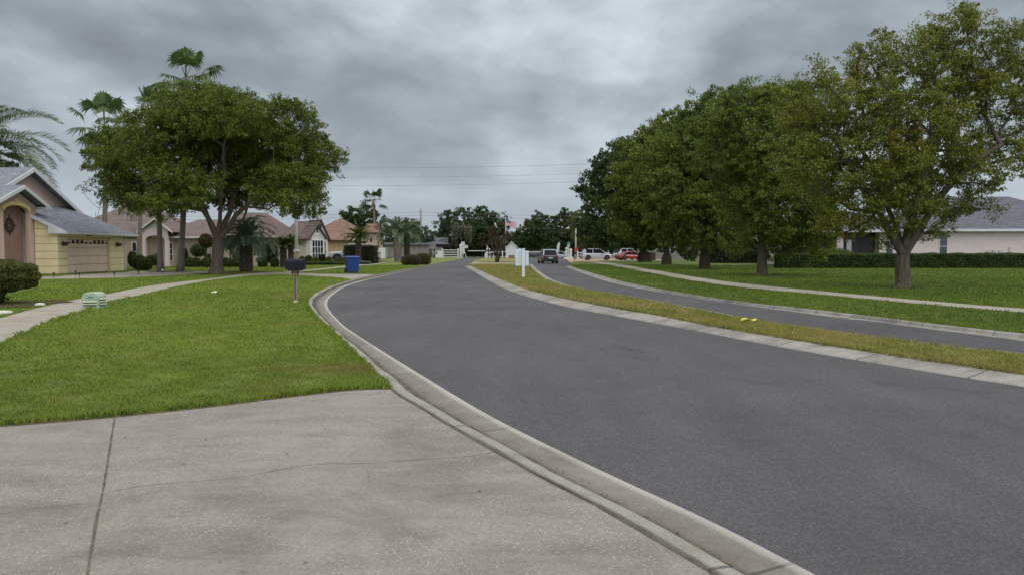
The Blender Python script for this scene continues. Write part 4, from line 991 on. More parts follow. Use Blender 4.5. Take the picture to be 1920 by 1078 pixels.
# porch with arched alcove facing the street
px_ = -28.75
def arch_wall(mb, x0, x1, ya, yb, oy0, oy1, zs, zt, ztop, gable=None):
    """wall in a Y plane between x0..x1 with an arched opening oy0..oy1 springing at zs, crown zt"""
    n = 12; c = (oy0+oy1)/2; r = (oy1-oy0)/2
    arc = [(c-r*math.cos(math.pi*i/n), zs+(zt-zs)*math.sin(math.pi*i/n)) for i in range(n+1)]
    mb.box(x0, x1, ya, oy0, 0, zs); mb.box(x0, x1, oy1, yb, 0, zs)
    top = gable or (lambda y: ztop)
    ys = [ya]+[a[0] for a in arc]+[yb]; zb = [zs]+[a[1] for a in arc]+[zs]
    for i in range(len(ys)-1):
        if ys[i+1]-ys[i] < 1e-4: continue
        mb.add([(x0, ys[i], zb[i]), (x0, ys[i+1], zb[i+1]), (x0, ys[i+1], top(ys[i+1])), (x0, ys[i], top(ys[i])),
                (x1, ys[i], zb[i]), (x1, ys[i+1], zb[i+1]), (x1, ys[i+1], top(ys[i+1])), (x1, ys[i], top(ys[i]))],
               [(0,3,2,1), (4,5,6,7), (0,1,5,4), (3,7,6,2)])
    return arc
gpk = lambda y: 5.0-abs(y-43.45)*.47
pm_ = MB(); arc = arch_wall(pm_, px_-.18, px_, 41.3, 45.25, 42.35, 44.55, 3.72, 4.12, 4.2, gpk)
pm_.box(-31.0, px_-.18, 45.05, 45.25, 0, 4.0)
pm_.build('wall', M['pink'], h1)
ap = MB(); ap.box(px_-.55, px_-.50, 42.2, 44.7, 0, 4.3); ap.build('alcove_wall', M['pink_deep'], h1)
tr = MB()
for i in range(len(arc)-1):
    (y0, z0), (y1, z1) = arc[i], arc[i+1]; c = 43.45
    o0 = (y0+(y0-c)*.16, z0+.20); o1 = (y1+(y1-c)*.16, z1+.20)
    tr.add([(px_+.06, y0, z0), (px_+.06, y1, z1), (px_+.06, o1[0], o1[1]), (px_+.06, o0[0], o0[1]), (px_-.02, y0, z0), (px_-.02, y1, z1), (px_-.02, o1[0], o1[1]), (px_-.02, o0[0], o0[1])],
           [(0,1,2,3), (3,2,6,7), (0,4,5,1), (7,6,5,4)])
tr.cbox((px_+.04, 43.45, 4.22), .1, .16, .28)
tr.build('arch_trim', M['yellow_flat'], h1)
# left wing of the porch
lw = MB(); lw.box(-28.95, -28.80, 38.0, 41.3, 0, 3.95); lw.build('wall', M['pink_pale'], h1, label='pale pink wall at the frame edge')
# sun shaped ornament on the alcove wall
so = MB(); sx = px_-.49; sy, sz = 43.55, 2.95
def ring(mb, x, y, z, r, rr, n=18):
    vs = []; fs = []
    for i in range(n):
        a = 2*math.pi*i/n
        for k in range(6):
            b = 2*math.pi*k/6; q = r+rr*math.cos(b); vs.append((x+rr*math.sin(b), y+q*math.cos(a), z+q*math.sin(a)))
    for i in range(n):
        for k in range(6): fs.append((i*6+k, i*6+(k+1) % 6, ((i+1) % n)*6+(k+1) % 6, ((i+1) % n)*6+k))
    mb.add(vs, fs)
ring(so, sx, sy, sz, .30, .05); ring(so, sx, sy, sz, .14, .04)
for k in range(12):
    a = k*math.pi/6; L = .62 if k % 3 == 0 else .50; ca, sa = math.cos(a), math.sin(a)
    pts = [(sx-.02, sy+.34*ca-.09*sa, sz+.34*sa+.09*ca), (sx-.02, sy+L*ca, sz+L*sa), (sx-.02, sy+.34*ca+.09*sa, sz+.34*sa-.09*ca)]
    so.prism(pts, (.05, 0, 0)); bar(so, (sx, sy+.1*ca, sz+.1*sa), (sx, sy+.3*ca, sz+.3*sa+.001), .03, .03)
so.build('sun_ornament', M['iron'], h1)
# garage door with pierced fan lights
gd = MB(); gd.box(gx-.16, gx-.10, dy0, dy1, 0, 2.32); g_ = gd.build('garage_door', M['garage_pink'], h1)
FR[g_] = FR[h1]
fl = MB()
for c0 in (dy0+1.25, dy0+3.65):
    for k in range(5):
        y = c0+(k-2)*.48; hh = (.12, .24, .27, .24, .12)[k]
        fl.prism([(gx-.098, y-.17, 1.92), (gx-.098, y+.17, 1.92), (gx-.098, y+.13, 1.92+hh*.8), (gx-.098, y, 1.92+hh), (gx-.098, y-.13, 1.92+hh*.8)], (.02, 0, 0))
fo = fl.build('door_light', M['brown_dark'], h1); fo.parent = g_
jb = MB(); jb.box(gx-.099, gx-.003, dy0-.003+.003, dy0+.03, 0, 2.32); jb.box(gx-.099, gx-.003, dy1-.22, dy1, 0, 2.32); jb.box(gx-.097, gx-.003, dy0, dy1, 2.24, 2.318)
jb.build('door_frame', M['yellow_flat'], h1)
# wall lamps, number plate, downpipe
for y in (45.5, 51.75):
    wl = MB(); wl.cbox((gx+.04, y, 1.82), .08, .12, .22); wl.prism([(gx+.06, y-.2, 2.0), (gx+.06, y+.2, 2.0), (gx+.06, y+.12, 1.78), (gx+.06, y-.12, 1.78)], (.18, 0, 0)); wl.build('wall_lamp', M['iron'], h1)
nb = MB(); nb.box(gx, gx+.03, 48.05, 48.65, 2.42, 2.58); nb.build('number_plate', M['brass'], h1)
dp = MB(); dp.tube([(gx+.42, 52.9, 2.62), (gx+.1, 52.85, 2.4), (gx+.08, 52.72, 2.3), (gx+.08, 52.72, .1)], .045, 6); dp.build('downpipe', M['fascia'], h1)
# roofs
rf = MB(); ex = -26.75; ez = 2.66
# garage roof slope toward the street, hipped at the far end
slab_poly(rf, [(ex, 44.85, ez), (ex, 53.3, ez), (-30.4, 51.0, 4.45), (-30.4, 44.85, 4.45)])
slab_poly(rf, [(ex, 53.3, ez), (-36, 53.3, ez), (-33, 51.0, 4.45), (-30.4, 51.0, 4.45)])
# main gable roof, ridge running away from the street
pz = 6.68; slab_poly(rf, [(-29.9, 47, pz), (-46, 47, pz), (-46, 41.2, 3.78), (-29.9, 41.2, 3.78)]); slab_poly(rf, [(-29.9, 47, pz), (-29.9, 52.7, 3.83), (-46, 52.7, 3.83), (-46, 47, pz)])
# porch gable roof
qz = 5.28; slab_poly(rf, [(-28.25, 43.45, qz), (-33, 43.45, qz), (-33, 41.0, 4.17), (-28.25, 41.0, 4.17)]); slab_poly(rf, [(-28.25, 43.45, qz), (-28.25, 45.75, 4.22), (-33, 45.75, 4.22), (-33, 43.45, qz)])
slab_poly(rf, [(-28.25, 41.0, 4.17), (-28.25, 36, 4.17), (-33, 36, 5.6), (-33, 41.0, 5.6)])
rf.build('roof', M['roof_grey'], h1)
fa = MB()
def rake(mb, a, b, h=.26, w=.06): bar(mb, a, b, w, h)
rake(fa, (-29.86, 47, pz-.01), (-29.86, 41.15, 3.77)); rake(fa, (-29.86, 47, pz-.01), (-29.86, 52.75, 3.80))
rake(fa, (-28.21, 43.45, qz-.01), (-28.21, 40.95, 4.16), .22); rake(fa, (-28.21, 43.45, qz-.01), (-28.21, 45.8, 4.19), .22)
rake(fa, (ex+.01, 44.81, ez), (-28.8, 44.81, 3.66), .20)
bar(fa, (ex+.05, 44.8, ez-.02), (ex+.05, 53.35, ez-.02), .12, .15)
bar(fa, (ex+.04, 53.33, ez-.03), (-34, 53.33, ez-.03), .08, .15)
bar(fa, (-28.2, 41.0, 4.15), (-28.2, 36, 4.15), .10, .18)
fa.prism([(ex+.02, 44.76, ez-.16), (-27.75, 44.76, ez-.16), (-27.75, 44.76, ez+.42), (ex+.02, 44.76, ez-.04)], (0, .04, 0))
fa.box(-28.95, -28.2, 45.4, 45.95, 3.98, 4.12)
fa.build('fascia', M['fascia'], h1)
sf = MB(); sf.box(gx+.0, ex-.02, 45.0, 53.2, ez-.17, ez-.13)
sf.build('soffit', M['fascia'], h1)

# ---------------------------------------------------------------- generic pieces in a local frame
class House:
    def __init__(s, label, px, d, rz, name='house', z=ZL, cat='house'):
        s.t = thing(name, label, cat, (XW(px, d), d, z), rz); s.mbs = {}
    def part(s, name, mat, mb, label=None, parent=None):
        o = mb.build(name, M[mat], s.t, world=False, label=label)
        if parent is not None: o.parent = parent
        return o
def hiproof(mb, x0, x1, y0, y1, z, zr, a=None, gl=False, gr=False, ov=.5, th=.14):
    x0 -= ov; x1 += ov; y0 -= ov; y1 += ov; c = (y0+y1)/2; a = (y1-y0)/2 if a is None else a
    l = (x0+(0 if gl else a), c, zr); r = (x1-(0 if gr else a), c, zr)
    slab_poly(mb, [(x0, y0, z), (x1, y0, z), r, l], th); slab_poly(mb, [(x1, y1, z), (x0, y1, z), l, r], th)
    if not gl: slab_poly(mb, [(x0, y1, z), (x0, y0, z), l], th)
    if not gr: slab_poly(mb, [(x1, y0, z), (x1, y1, z), r], th)
def frontgable(mb, fm, wm, cx_, hw, y0, y1, z, zr, ov=.35, trim=.22, wt=.2):
    """gable facing -Y: roof into mb, barge boards into fm, wall triangle into wm"""
    s = (zr-z)/hw; h2 = hw+ov; zl = z-s*ov
    slab_poly(mb, [(cx_-h2, y0-ov, zl), (cx_, y0-ov, zr), (cx_, y1, zr), (cx_-h2, y1, zl)]); slab_poly(mb, [(cx_, y0-ov, zr), (cx_+h2, y0-ov, zl), (cx_+h2, y1, zl), (cx_, y1, zr)])
    bar(fm, (cx_-h2-.03, y0-ov-.03, zl+.01), (cx_, y0-ov-.03, zr+.01), .06, trim); bar(fm, (cx_+h2+.03, y0-ov-.03, zl+.01), (cx_, y0-ov-.03, zr+.01), .06, trim)
    if wm is not None: wm.prism([(cx_-hw, y0+.03, z-.05), (cx_+hw, y0+.03, z-.05), (cx_, y0+.03, zr-.14)], (0, wt, 0))
def window(H, x0, x1, y, z0, z1, nx=2, nz=2, fmat='white', gmat='glass', w=.07, label=None):
    f = MB(); f.box(x0-w, x1+w, y-.05, y-.005, z0-w, z0); f.box(x0-w, x1+w, y-.05, y-.005, z1, z1+w); f.box(x0-w, x0, y-.05, y-.005, z0, z1); f.box(x1, x1+w, y-.05, y-.005, z0, z1)
    for i in range(1, nx): c = x0+(x1-x0)*i/nx; f.box(c-.025, c+.025, y-.042, y-.006, z0, z1)
    for i in range(1, nz): c = z0+(z1-z0)*i/nz; f.box(x0, x1, y-.044, y-.007, c-.025, c+.025)
    o = H.part('window', fmat, f, label)
    g = MB(); g.box(x0, x1, y-.02, y-.003, z0, z1); H.part('pane', gmat, g, parent=o)

# ---------------------------------------------------------------- house 2 (brown roof, arched portico), facade towards the camera
H = House('beige house with brown shingle roof and white trimmed arched portico, second from the left', 300, 66, R(4))
m2 = mpp(66)
def u2(px): return (px-300)*m2
wm = MB(); wm.box(u2(226), u2(470), .6, 9, 0, 2.62); wm.box(u2(130), u2(226), 4, 12, 0, 2.62); H.part('wall', 'beige', wm)
rf = MB(); hiproof(rf, u2(285), u2(470), .6, 9, 2.62, 4.35, a=3.0, th=.1)
hiproof(rf, u2(95), u2(305), .9, 14, 2.62, 5.95, a=4.6)
fm = MB(); wg = MB(); frontgable(rf, fm, wg, u2(301), 1.18, -.9, 5.5, 3.28, 4.22, ov=.3, trim=.15)
H.part('roof', 'roof_brown', rf)
bar(fm, (u2(285), .05, 2.64), (u2(470)+.5, .05, 2.64), .08, .14)
H.part('fascia', 'offwhite', fm)
pc = MB(); pc.box(u2(276), u2(281), -.9, -.55, 0, 2.3); pc.box(u2(318)-.1, u2(322), -.9, -.55, 0, 2.3)
n = 10; x0, x1 = u2(281), u2(318)-.1; c = (x0+x1)/2; r_ = (x1-x0)/2
pts = [(x0, -.9, 2.3)]+[(c-r_*math.cos(math.pi*i/n), -.9, 2.3+.42*math.sin(math.pi*i/n)) for i in range(n+1)][1:-1]+[(x1, -.9, 2.3)]
for i in range(len(pts)-1): pc.add([pts[i], pts[i+1], (pts[i+1][0], -.9, 3.3), (pts[i][0], -.9, 3.3), (pts[i][0], -.7, pts[i][2]), (pts[i+1][0], -.7, pts[i+1][2]), (pts[i+1][0], -.7, 3.3), (pts[i][0], -.7, 3.3)], [(0,1,2,3),(7,6,5,4),(0,4,5,1),(3,2,6,7)])
pc.box(u2(276), x0, -.9, -.7, 2.3, 3.3); pc.box(x1, u2(322), -.9, -.7, 2.3, 3.3)
H.part('portico', 'pink_pale', pc)
H.part('gable_wall', 'cream', wg)
bk = MB(); bk.box(u2(278), u2(322), .55, .597, 0, 2.9); H.part('wall', 'pink', bk, 'darker back wall of the portico')
d_ = MB(); d_.box(u2(287), u2(296), .50, .548, 0, 1.15); H.part('porch_screen', 'dark', d_)
window(H, u2(309), u2(317)+.05, .6-.9+1.0-.15, .55, 2.05, 2, 3, label='tall white framed window')
window(H, u2(245), u2(252), .6, .5, 2.1, 1, 2)
window(H, u2(378), u2(387), .6, .55, 1.05, 1, 1, fmat='dark')
# ---------------------------------------------------------------- house 3 (maroon roof, white stucco bay), gables turned towards the road
H = House('off-white house with maroon shingle roof and a double gabled bay, left of the white truck', 581, 78, R(36))
wm = MB(); wm.box(0, 2.2, .9, 9, 0, 2.75); wm.box(-6.5, 0, 8.4, 15, 0, 2.75); H.part('wall', 'cream', wm)
rf = MB(); fm = MB(); wg = MB()
slab_poly(rf, [(-.45, .5, 2.62), (1.7, .9, 4.55), (1.7, 8.8, 4.75), (-.45, 8.8, 2.62)]); slab_poly(rf, [(1.7, .9, 4.55), (2.5, .9, 2.72), (2.5, 8.8, 2.72), (1.7, 8.8, 4.75)])
hiproof(rf, -6.5, 2.3, 8.2, 15, 2.75, 5.75, a=3.4, ov=.4)
frontgable(rf, fm, wg, .72, .78, -.3, 3, 2.95, 4.12, ov=.22, trim=.20)
frontgable(rf, fm, wg, 1.52, .80, .75, 4, 2.9, 4.72, ov=.2, trim=.20)
H.part('roof', 'roof_maroon', rf)
bar(fm, (-.48, .5, 2.64), (-.48, 8.2, 2.64), .08, .14); bar(fm, (-.4, 7.78, 2.78), (-6.9, 7.78, 2.78), .08, .14)
H.part('barge_board', 'brown_dark', fm)
wg.box(-.06, 1.5, -.3, .88, 0, 2.95); wg.box(1.503, 2.3, .75, .89, 0, 2.9)
H.part('bay_wall', 'offwhite', wg)
sv = MB(); sv.box(.64, .80, -.33, -.28, 3.3, 3.75); H.part('gable_vent', 'dark', sv)
sv = MB(); sv.box(1.46, 1.58, .71, .77, 3.7, 4.15); H.part('gable_vent', 'dark', sv)
at_ = MB()
for i in range(8):
    a0, a1 = math.pi*i/8, math.pi*(i+1)/8; c = .72
    p = [(c-.60*math.cos(a0), 2.62+.36*math.sin(a0)), (c-.60*math.cos(a1), 2.62+.36*math.sin(a1)), (c-.76*math.cos(a1), 2.62+.50*math.sin(a1)), (c-.76*math.cos(a0), 2.62+.50*math.sin(a0))]
    at_.prism([(q[0], -.30, q[1]) for q in p], (0, -.08, 0))
at_.build('arch_trim', M['white'], H.t, world=False)
window(H, .15, 1.30, -.3, .45, 2.45, 4, 3, label='wide bay window with white bars')
window(H, 1.72, 2.02, .75, .8, 2.3, 1, 2)
window(H, -5.2, -4.0, 8.4, .5, 2.2, 2, 2)
window(H, -2.6, -1.4, 8.4, .5, 2.2, 2, 2)
# ---------------------------------------------------------------- house 4 (orange tile roof)
H = House('tan house with an orange tiled hip roof and a small turret, behind the white truck', 640, 97, R(3))
m4 = mpp(97)
def u4(px): return (px-640)*m4
wm = MB(); wm.box(u4(585), u4(700), .3, 10, 0, 2.75); H.part('wall', 'tan', wm)
rf = MB(); hiproof(rf, u4(560), u4(690), .3, 12, 2.75, 5.85, a=5.0)
hiproof(rf, u4(685), u4(712), -1.8, 2.2, 3.7, 4.9, a=2.2, ov=.45); fm = MB(); wg = MB()
frontgable(rf, fm, wg, u4(683), 1.0, -1.2, 2, 2.9, 3.7, ov=.3, trim=.14)
H.part('roof', 'roof_orange', rf)
wg.box(u4(669), u4(697), -1.2, .25, 0, 2.9); wg.box(u4(690)+.05, u4(710), -1.8, 2, 0, 3.7); H.part('turret_wall', 'pink', wg, 'peach turret and gable wall')
H.part('fascia', 'offwhite', fm)
tw = MB(); tw.box(u4(698), u4(700)+.05, -1.84, -1.79, 2.5, 3.1); H.part('window', 'dark', tw)
tw = MB(); tw.box(u4(676), u4(690), -1.24, -1.19, 2.35, 2.6); H.part('window', 'dark', tw)
lg = MB(); lg.box(u4(689), u4(711), -1.9, -1.78, 2.0, 2.14); H.part('ledge', 'offwhite', lg)
g2 = MB(); bar(g2, (u4(560)-.5, -.26, 2.76), (u4(669), -.26, 2.76), .09, .12); H.part('gutter', 'brown_dark', g2)
# ---------------------------------------------------------------- pink house on the right
H = House('pale pink single storey house with slate grey roof behind the long hedge', 1750, 68, R(-4))
m5 = mpp(68)
def u5(px): return (px-1750)*m5
H.t['group'] = None; del H.t['group']
wm = MB(); wm.box(u5(1652), u5(2060), 0, 12, 0, 3.22); wm.box(u5(1500), u5(1652), 1.8, 12, 0, 3.2); wm.box(u5(1574), u5(1586), 0, .4, 0, 3.2); H.part('wall', 'pink_pale', wm)
rf = MB(); hiproof(rf, u5(1690), u5(2080), 0, 13, 3.3, 6.7, a=6.5, ov=.6); hiproof(rf, u5(1490), u5(1720), -.1, 12, 3.22, 5.4, a=5, ov=.6); H.part('roof', 'roof_slate', rf)
g2 = MB(); bar(g2, (u5(1690)-.6, -.66, 3.34), (u5(2080), -.66, 3.34), .1, .22); bar(g2, (u5(1490)-.6, -.76, 3.26), (u5(1690)-.62, -.76, 3.26), .1, .2); H.part('fascia', 'fascia', g2)
sc_ = MB(); sc_.box(u5(1588), u5(1650), .9, .95, .1, 3.0); sc_.box(u5(1505), u5(1572), .9, .95, .1, 3.0); o = H.part('porch_screen', 'dark', sc_)
f = MB()
for px in (1588, 1601, 1626, 1650): f.box(u5(px)-.04, u5(px)+.04, .85, .89, 0, 3.05)
f.box(u5(1588), u5(1650), .86, .885, .75, .83); H.part('screen_frame', 'brown_dark', f)
dr = MB(); dr.box(u5(1598), u5(1607), .8, .84, .1, 2.4); H.part('door', 'offwhite', dr)
window(H, u5(1761), u5(1774), 0, .6, 3.0, 1, 2, label='tall narrow window with a white frame')
window(H, u5(1664), u5(1676), 0, .9, 2.3, 1, 2)
window(H, u5(1967), u5(1990), 0, .9, 2.3, 2, 2)
me_ = MB()
for px, w_ in ((1849, .28), (1859, .32), (1870, .30)): me_.box(u5(px)-w_/2, u5(px)+w_/2, -.16, -.003, 1.0, 1.42); me_.tube([(u5(px), -.06, 1.0), (u5(px), -.06, .1)], .03, 6); me_.lathe((u5(px), -.16, 1.22), [(.001, 0), (.09, .01), (.09, .08), (.01, .1)], 8)
me_.tube([(u5(1886), -.06, .2), (u5(1886), -.06, 1.7)], .05, 6)
H.part('utility_meter', 'lamp_metal', me_)
# ---------------------------------------------------------------- white house glimpsed behind the right-hand row
H = House('grey walled house glimpsed through the trunks of the right-hand tree row', 1290, 118, 0)
m6 = mpp(118)
wm = MB(); wm.box((1215-1290)*m6, (1372-1290)*m6, 0, 10, 0, 3.0); H.part('wall', 'fence_grey', wm, 'grey walls')
rf = MB(); hiproof(rf, (1215-1290)*m6, (1372-1290)*m6, 0, 10, 3.0, 5.5); H.part('roof', 'roof_slate', rf)
window(H, -3.5, -2.2, 0, .9, 2.2); window(H, 2.2, 3.6, 0, .9, 2.2)
# distant grey boundary wall and roofs at the left end
H = House('long low grey building with a dark roof beyond the left lawns', 760, 142, 0, name='building', cat='building')
m7 = mpp(142)
wm = MB(); wm.box((700-760)*m7, (812-760)*m7, 4, 12, 0, 2.6); H.part('wall', 'fence_grey', wm)
rf = MB(); hiproof(rf, (700-760)*m7, (795-760)*m7, 4, 12, 2.6, 3.5, ov=.6); hiproof(rf, (792-760)*m7, (830-760)*m7, 6, 14, 2.7, 4.0, ov=.6); H.part('roof', 'roof_slate', rf)
H = House('small white building half hidden behind the far bushes left of the gate', 820, 146, 0, name='building', cat='building')
wm = MB(); wm.box(-1.7, .9, 0, 5, 0, 1.7); H.part('wall', 'white', wm)
rf = MB(); hiproof(rf, -1.7, .9, 0, 5, 1.7, 2.3, ov=.2); H.part('roof', 'roof_slate', rf); window(H, -.9, 0, 0, .7, 1.2)
H = House('little white gabled building right of the flagpole', 957, 150, 0, name='building', cat='building')
wm = MB(); wm.box(-.9, 1.4, 0, 3, 0, 2.1); wg = MB(); fm = MB(); rf = MB(); frontgable(rf, fm, wm, .25, 1.15, 0, 3, 2.1, 3.3, ov=.15, trim=.1)
H.part('wall', 'white', wm); H.part('roof', 'offwhite', rf); H.part('fascia', 'white', fm)

# ================================================================= STREET THINGS
# ---- mailbox
mx, my = XW(553, 20.6), 20.6
t = thing('mailbox', 'black box mailbox on a weathered wooden post near the kerb', 'mailbox', (mx, my, ZL), R(6))
mb = MB(); mb.box(-.045, .045, -.045, .045, -.05, .98); mb.build('post', M['post_wood'], t, world=False, bevel=.006)
mb = MB(); mb.box(-.022, .022, -.052, -.047, .08, .93); mb.build('post_groove', M['joint'], t, world=False)
mb = MB(); mb.box(-.055, .055, -.055, .055, -.02, .035); mb.build('post_foot', M['offwhite'], t, world=False)
mb = MB(); mb.box(-.2, .2, -.055, .055, .86, .903); mb.box(-.10, .10, -.05, .05, .80, .86); mb.prism([(-.055, -.04, .70), (.055, -.04, .70), (.10, -.04, .80), (-.10, -.04, .80)], (0, .08, 0)); mb.build('bracket', M['brown_dark'], t, world=False)
prof = [(-.10, .905), (.10, .905), (.10, 1.10)]+[(.10*math.cos(a), 1.10+.09*math.sin(a)) for a in np.linspace(.25, math.pi-.25, 9)]+[(-.10, 1.10)]
mb = MB(); mb.prism([(-.255, p[0], p[1]) for p in prof], (.51, 0, 0)); mb.build('box', M['black_box'], t, world=False, bevel=.006)
mb = MB(); mb.prism([(.256, p[0]*1.05, .91+(p[1]-.91)*1.03) for p in prof], (.012, 0, 0)); mb.tube([(.268, 0, 1.1), (.29, 0, 1.1)], .012, 6); mb.build('door', M['black_box'], t, world=False)
# ---- green utility pedestal
qx, qy = XW(174, 18.7), 18.7
t = thing('utility_pedestal', 'pale green louvred utility box between footpath and lawn', 'utility box', (qx, qy, ZL), R(94))
pr = [(-.2, 0), (.2, 0), (.205, .30), (.17, .37), (.08, .405), (-.08, .405), (-.17, .37), (-.205, .30)]
mb = MB(); mb.prism([(-.22, p[0], p[1]-.02) for p in pr], (.44, 0, 0)); mb.build('housing', M['ped_green'], t, world=False, bevel=.018)
mb = MB()
for z in (.055, .115): mb.box(-.235, -.217, -.15, .15, z, z+.03)
mb.box(-.235, -.217, -.08, .04, .265, .285)
for z in (.05, .115, .18): mb.box(-.14, .14, -.222, -.198, z, z+.026)
mb.build('vent_slot', M['ped_slot'], t, world=False)
mb = MB()
for z in (.08, .145, .21): mb.prism([(-.17, -.20, z), (-.17, -.235, z), (-.17, -.205, z+.035)], (.34, 0, 0))
for z in (.087, .147): mb.prism([(-.218, -.17, z), (-.25, -.17, z), (-.22, -.17, z+.03)], (0, .34, 0))
mb.build('louvre', M['ped_pale'], t, world=False)
mb = MB(); mb.box(-.23, .23, -.215, .215, -.05, .02); mb.build('base', M['ped_green'], t, world=False)
# ---- blue bin
bx, by = XW(660, 47), 47.0
t = thing('wheelie_bin', 'blue plastic wheelie bin standing on the side driveway by the kerb', 'bin', (bx, by, ZL+.01), R(24))
def frustum(mb, w0, d0, z0, w1, d1, z1, cx=0, cy=0, sy=0):
    mb.add([(cx-w0/2, cy-d0/2, z0), (cx+w0/2, cy-d0/2, z0), (cx+w0/2, cy+d0/2, z0), (cx-w0/2, cy+d0/2, z0), (cx-w1/2, cy-d1/2+sy, z1), (cx+w1/2, cy-d1/2+sy, z1), (cx+w1/2, cy+d1/2+sy, z1), (cx-w1/2, cy+d1/2+sy, z1)],
           [(0,3,2,1),(4,5,6,7),(0,1,5,4),(1,2,6,5),(2,3,7,6),(3,0,4,7)])
mb = MB(); frustum(mb, .70, .50, .06, .80, .74, .96); mb.build('body', M['bin_blue'], t, world=False, bevel=.03)
mb = MB(); frustum(mb, .88, .84, .95, .88, .84, .99); frustum(mb, .86, .80, .99, .70, .66, 1.06); mb.build('lid', M['bin_blue'], t, world=False, bevel=.015)
mb = MB(); mb.tube([(-.38, .45, .93), (.38, .45, .93)], .02, 8); mb.box(-.34, -.30, .36, .46, .9, .95); mb.box(.30, .34, .36, .46, .9, .95); mb.build('handle', M['bin_blue'], t, world=False)
mb = MB(); mb.box(-.33, .33, -.262, -.252, .02, .20); mb.box(-.33, .33, -.26, .20, .0, .07); mb.build('foot_panel', M['bin_dark'], t, world=False)
for s_ in (-1, 1): mb = MB(); mb.tube([(s_*.36, .24, .14), (s_*.42, .24, .14)], .14, 16); mb.build('wheel', M['tyre'], t, world=False)
# ---- white sign in the median (its blank back towards us)
sx_, sy_ = XW(981.5, 40.0), 40.0
t = thing('sign', 'pale blank sign panel with a pointed top on a white square post on the median', 'sign', (sx_, sy_, ZL))
mb = MB(); mb.box(-.075, .075, -.09, .05, -.1, 1.52); mb.build('post', M['sign_white'], t, world=False, bevel=.01)
mb = MB(); mb.prism([(-.42, .052, .60), (.28, .052, .60), (.28, .052, 1.40), (.0, .052, 1.40), (-.17, .052, 1.54), (-.40, .052, 1.46), (-.42, .052, 1.40)], (0, .05, 0)); mb.build('panel', M['sign_white'], t, world=False)
mb = MB(); mb.box(-.25, -.21, .02, .049, .62, 1.44); mb.box(.13, .17, .02, .049, .62, 1.36); mb.build('batten', M['sign_white'], t, world=False)
# ---- yellow vinyl scrap, paper litter, stones
fx, fy = G(1403, 601, .12)
t = thing('cloth', 'bright yellow crumpled strip lying on the median grass', 'cloth', (fx, fy, ZL))
mb = MB(); n = 9; vs = []; fs = []
for i in range(n):
    f = i/(n-1); x = -.15+.31*f; wv = .05*math.sin(math.pi*min(1, f*1.0))+.012
    for s_ in (-1, 0, 1): vs.append((x, s_*wv, .065+.018*math.sin(f*7+s_)+(.02 if s_ == 0 else 0)))
for i in range(n-1):
    for k in range(2): fs.append((i*3+k, (i+1)*3+k, (i+1)*3+k+1, i*3+k+1))
b0 = len(vs); vs += [(v[0], v[1], v[2]-.006) for v in vs]; fs += [tuple(b0+i for i in f[::-1]) for f in fs]
mb.add(vs, fs); o = mb.build('sheet', M['yellow_vinyl'], t, world=False)
lx, ly = G(401, 550, .1); t = thing('paper_scrap', 'small white scrap of paper on the left lawn', 'litter', (lx, ly, ZL), .5)
MB().prism([(-.09, -.03, .05), (.08, -.05, .055), (.10, .03, .09), (-.05, .05, .07)], (0, 0, .006)).build('sheet', M['white'], t, world=False)
for px, py, w_, lab in [(5, 588, .21, 'flat white stone under the mushroom shaped bush'), (75, 573, .13, 'small pale stone right of the mushroom shaped bush')]:
    sx2, sy2 = G(px, py, ZL); t = thing('stone', lab, 'stone', (sx2, sy2, ZL))
    MB().lathe((0, 0, 0), [(w_*.8, -.02), (w_, .02), (w_*.85, .06), (w_*.3, .075)], 11).build('stone_body', M['stone_white'], t, world=False, smooth=True)
# ---- path lights
for i, (px, py) in enumerate([(101, 521.5), (149, 521), (214, 519.5), (260, 517), (305, 514), (142, 516.5)]):
    lx, ly = G(px, py, ZL); nm = ['leftmost', 'second from the left', 'third from the left', 'fourth from the left', 'rightmost, white-capped', 'set by the garage door corner'][i]
    t = thing('path_light', f'small dark garden light along the garage driveway edge, {nm}', 'garden light', (lx, ly, ZL), group='garden lights along the garage driveway')
    MB().tube([(0, 0, -.02), (0, 0, .22)], .016, 6).build('stake', M['dark'], t, world=False)
    MB().lathe((0, 0, .18), [(.04, 0), (.045, .05), (.085, .06), (.02, .11)], 10).build('lamp_head', M['white' if i == 4 else 'dark'], t, world=False)
# ---- near grey pole behind the mailbox
px0, py0 = XW(556, 60), 60.0
t = thing('light_pole', 'pale straight pole rising into the broad tree crown behind the mailbox', 'pole', (px0, py0, ZL))
MB().tube([(0, 0, -.1), (0, 0, 4), (0, 0, 9.6)], [.15, .12, .08], 10).build('shaft', M['lamp_metal'], t, world=False, smooth=True)
mb = MB(); mb.cbox((0, 0, 0), .34, .34, 1.35); mb.build('base_post', M['post_wood'], t, world=False); MB().cbox((0, 0, 1.35), .42, .42, .10).build('base_cap', M['offwhite'], t, world=False)
MB().tube([(0, 0, 9.5), (.6, -.2, 9.8), (1.2, -.4, 9.8)], [.05, .04, .05], 6).build('arm', M['lamp_metal'], t, world=False)
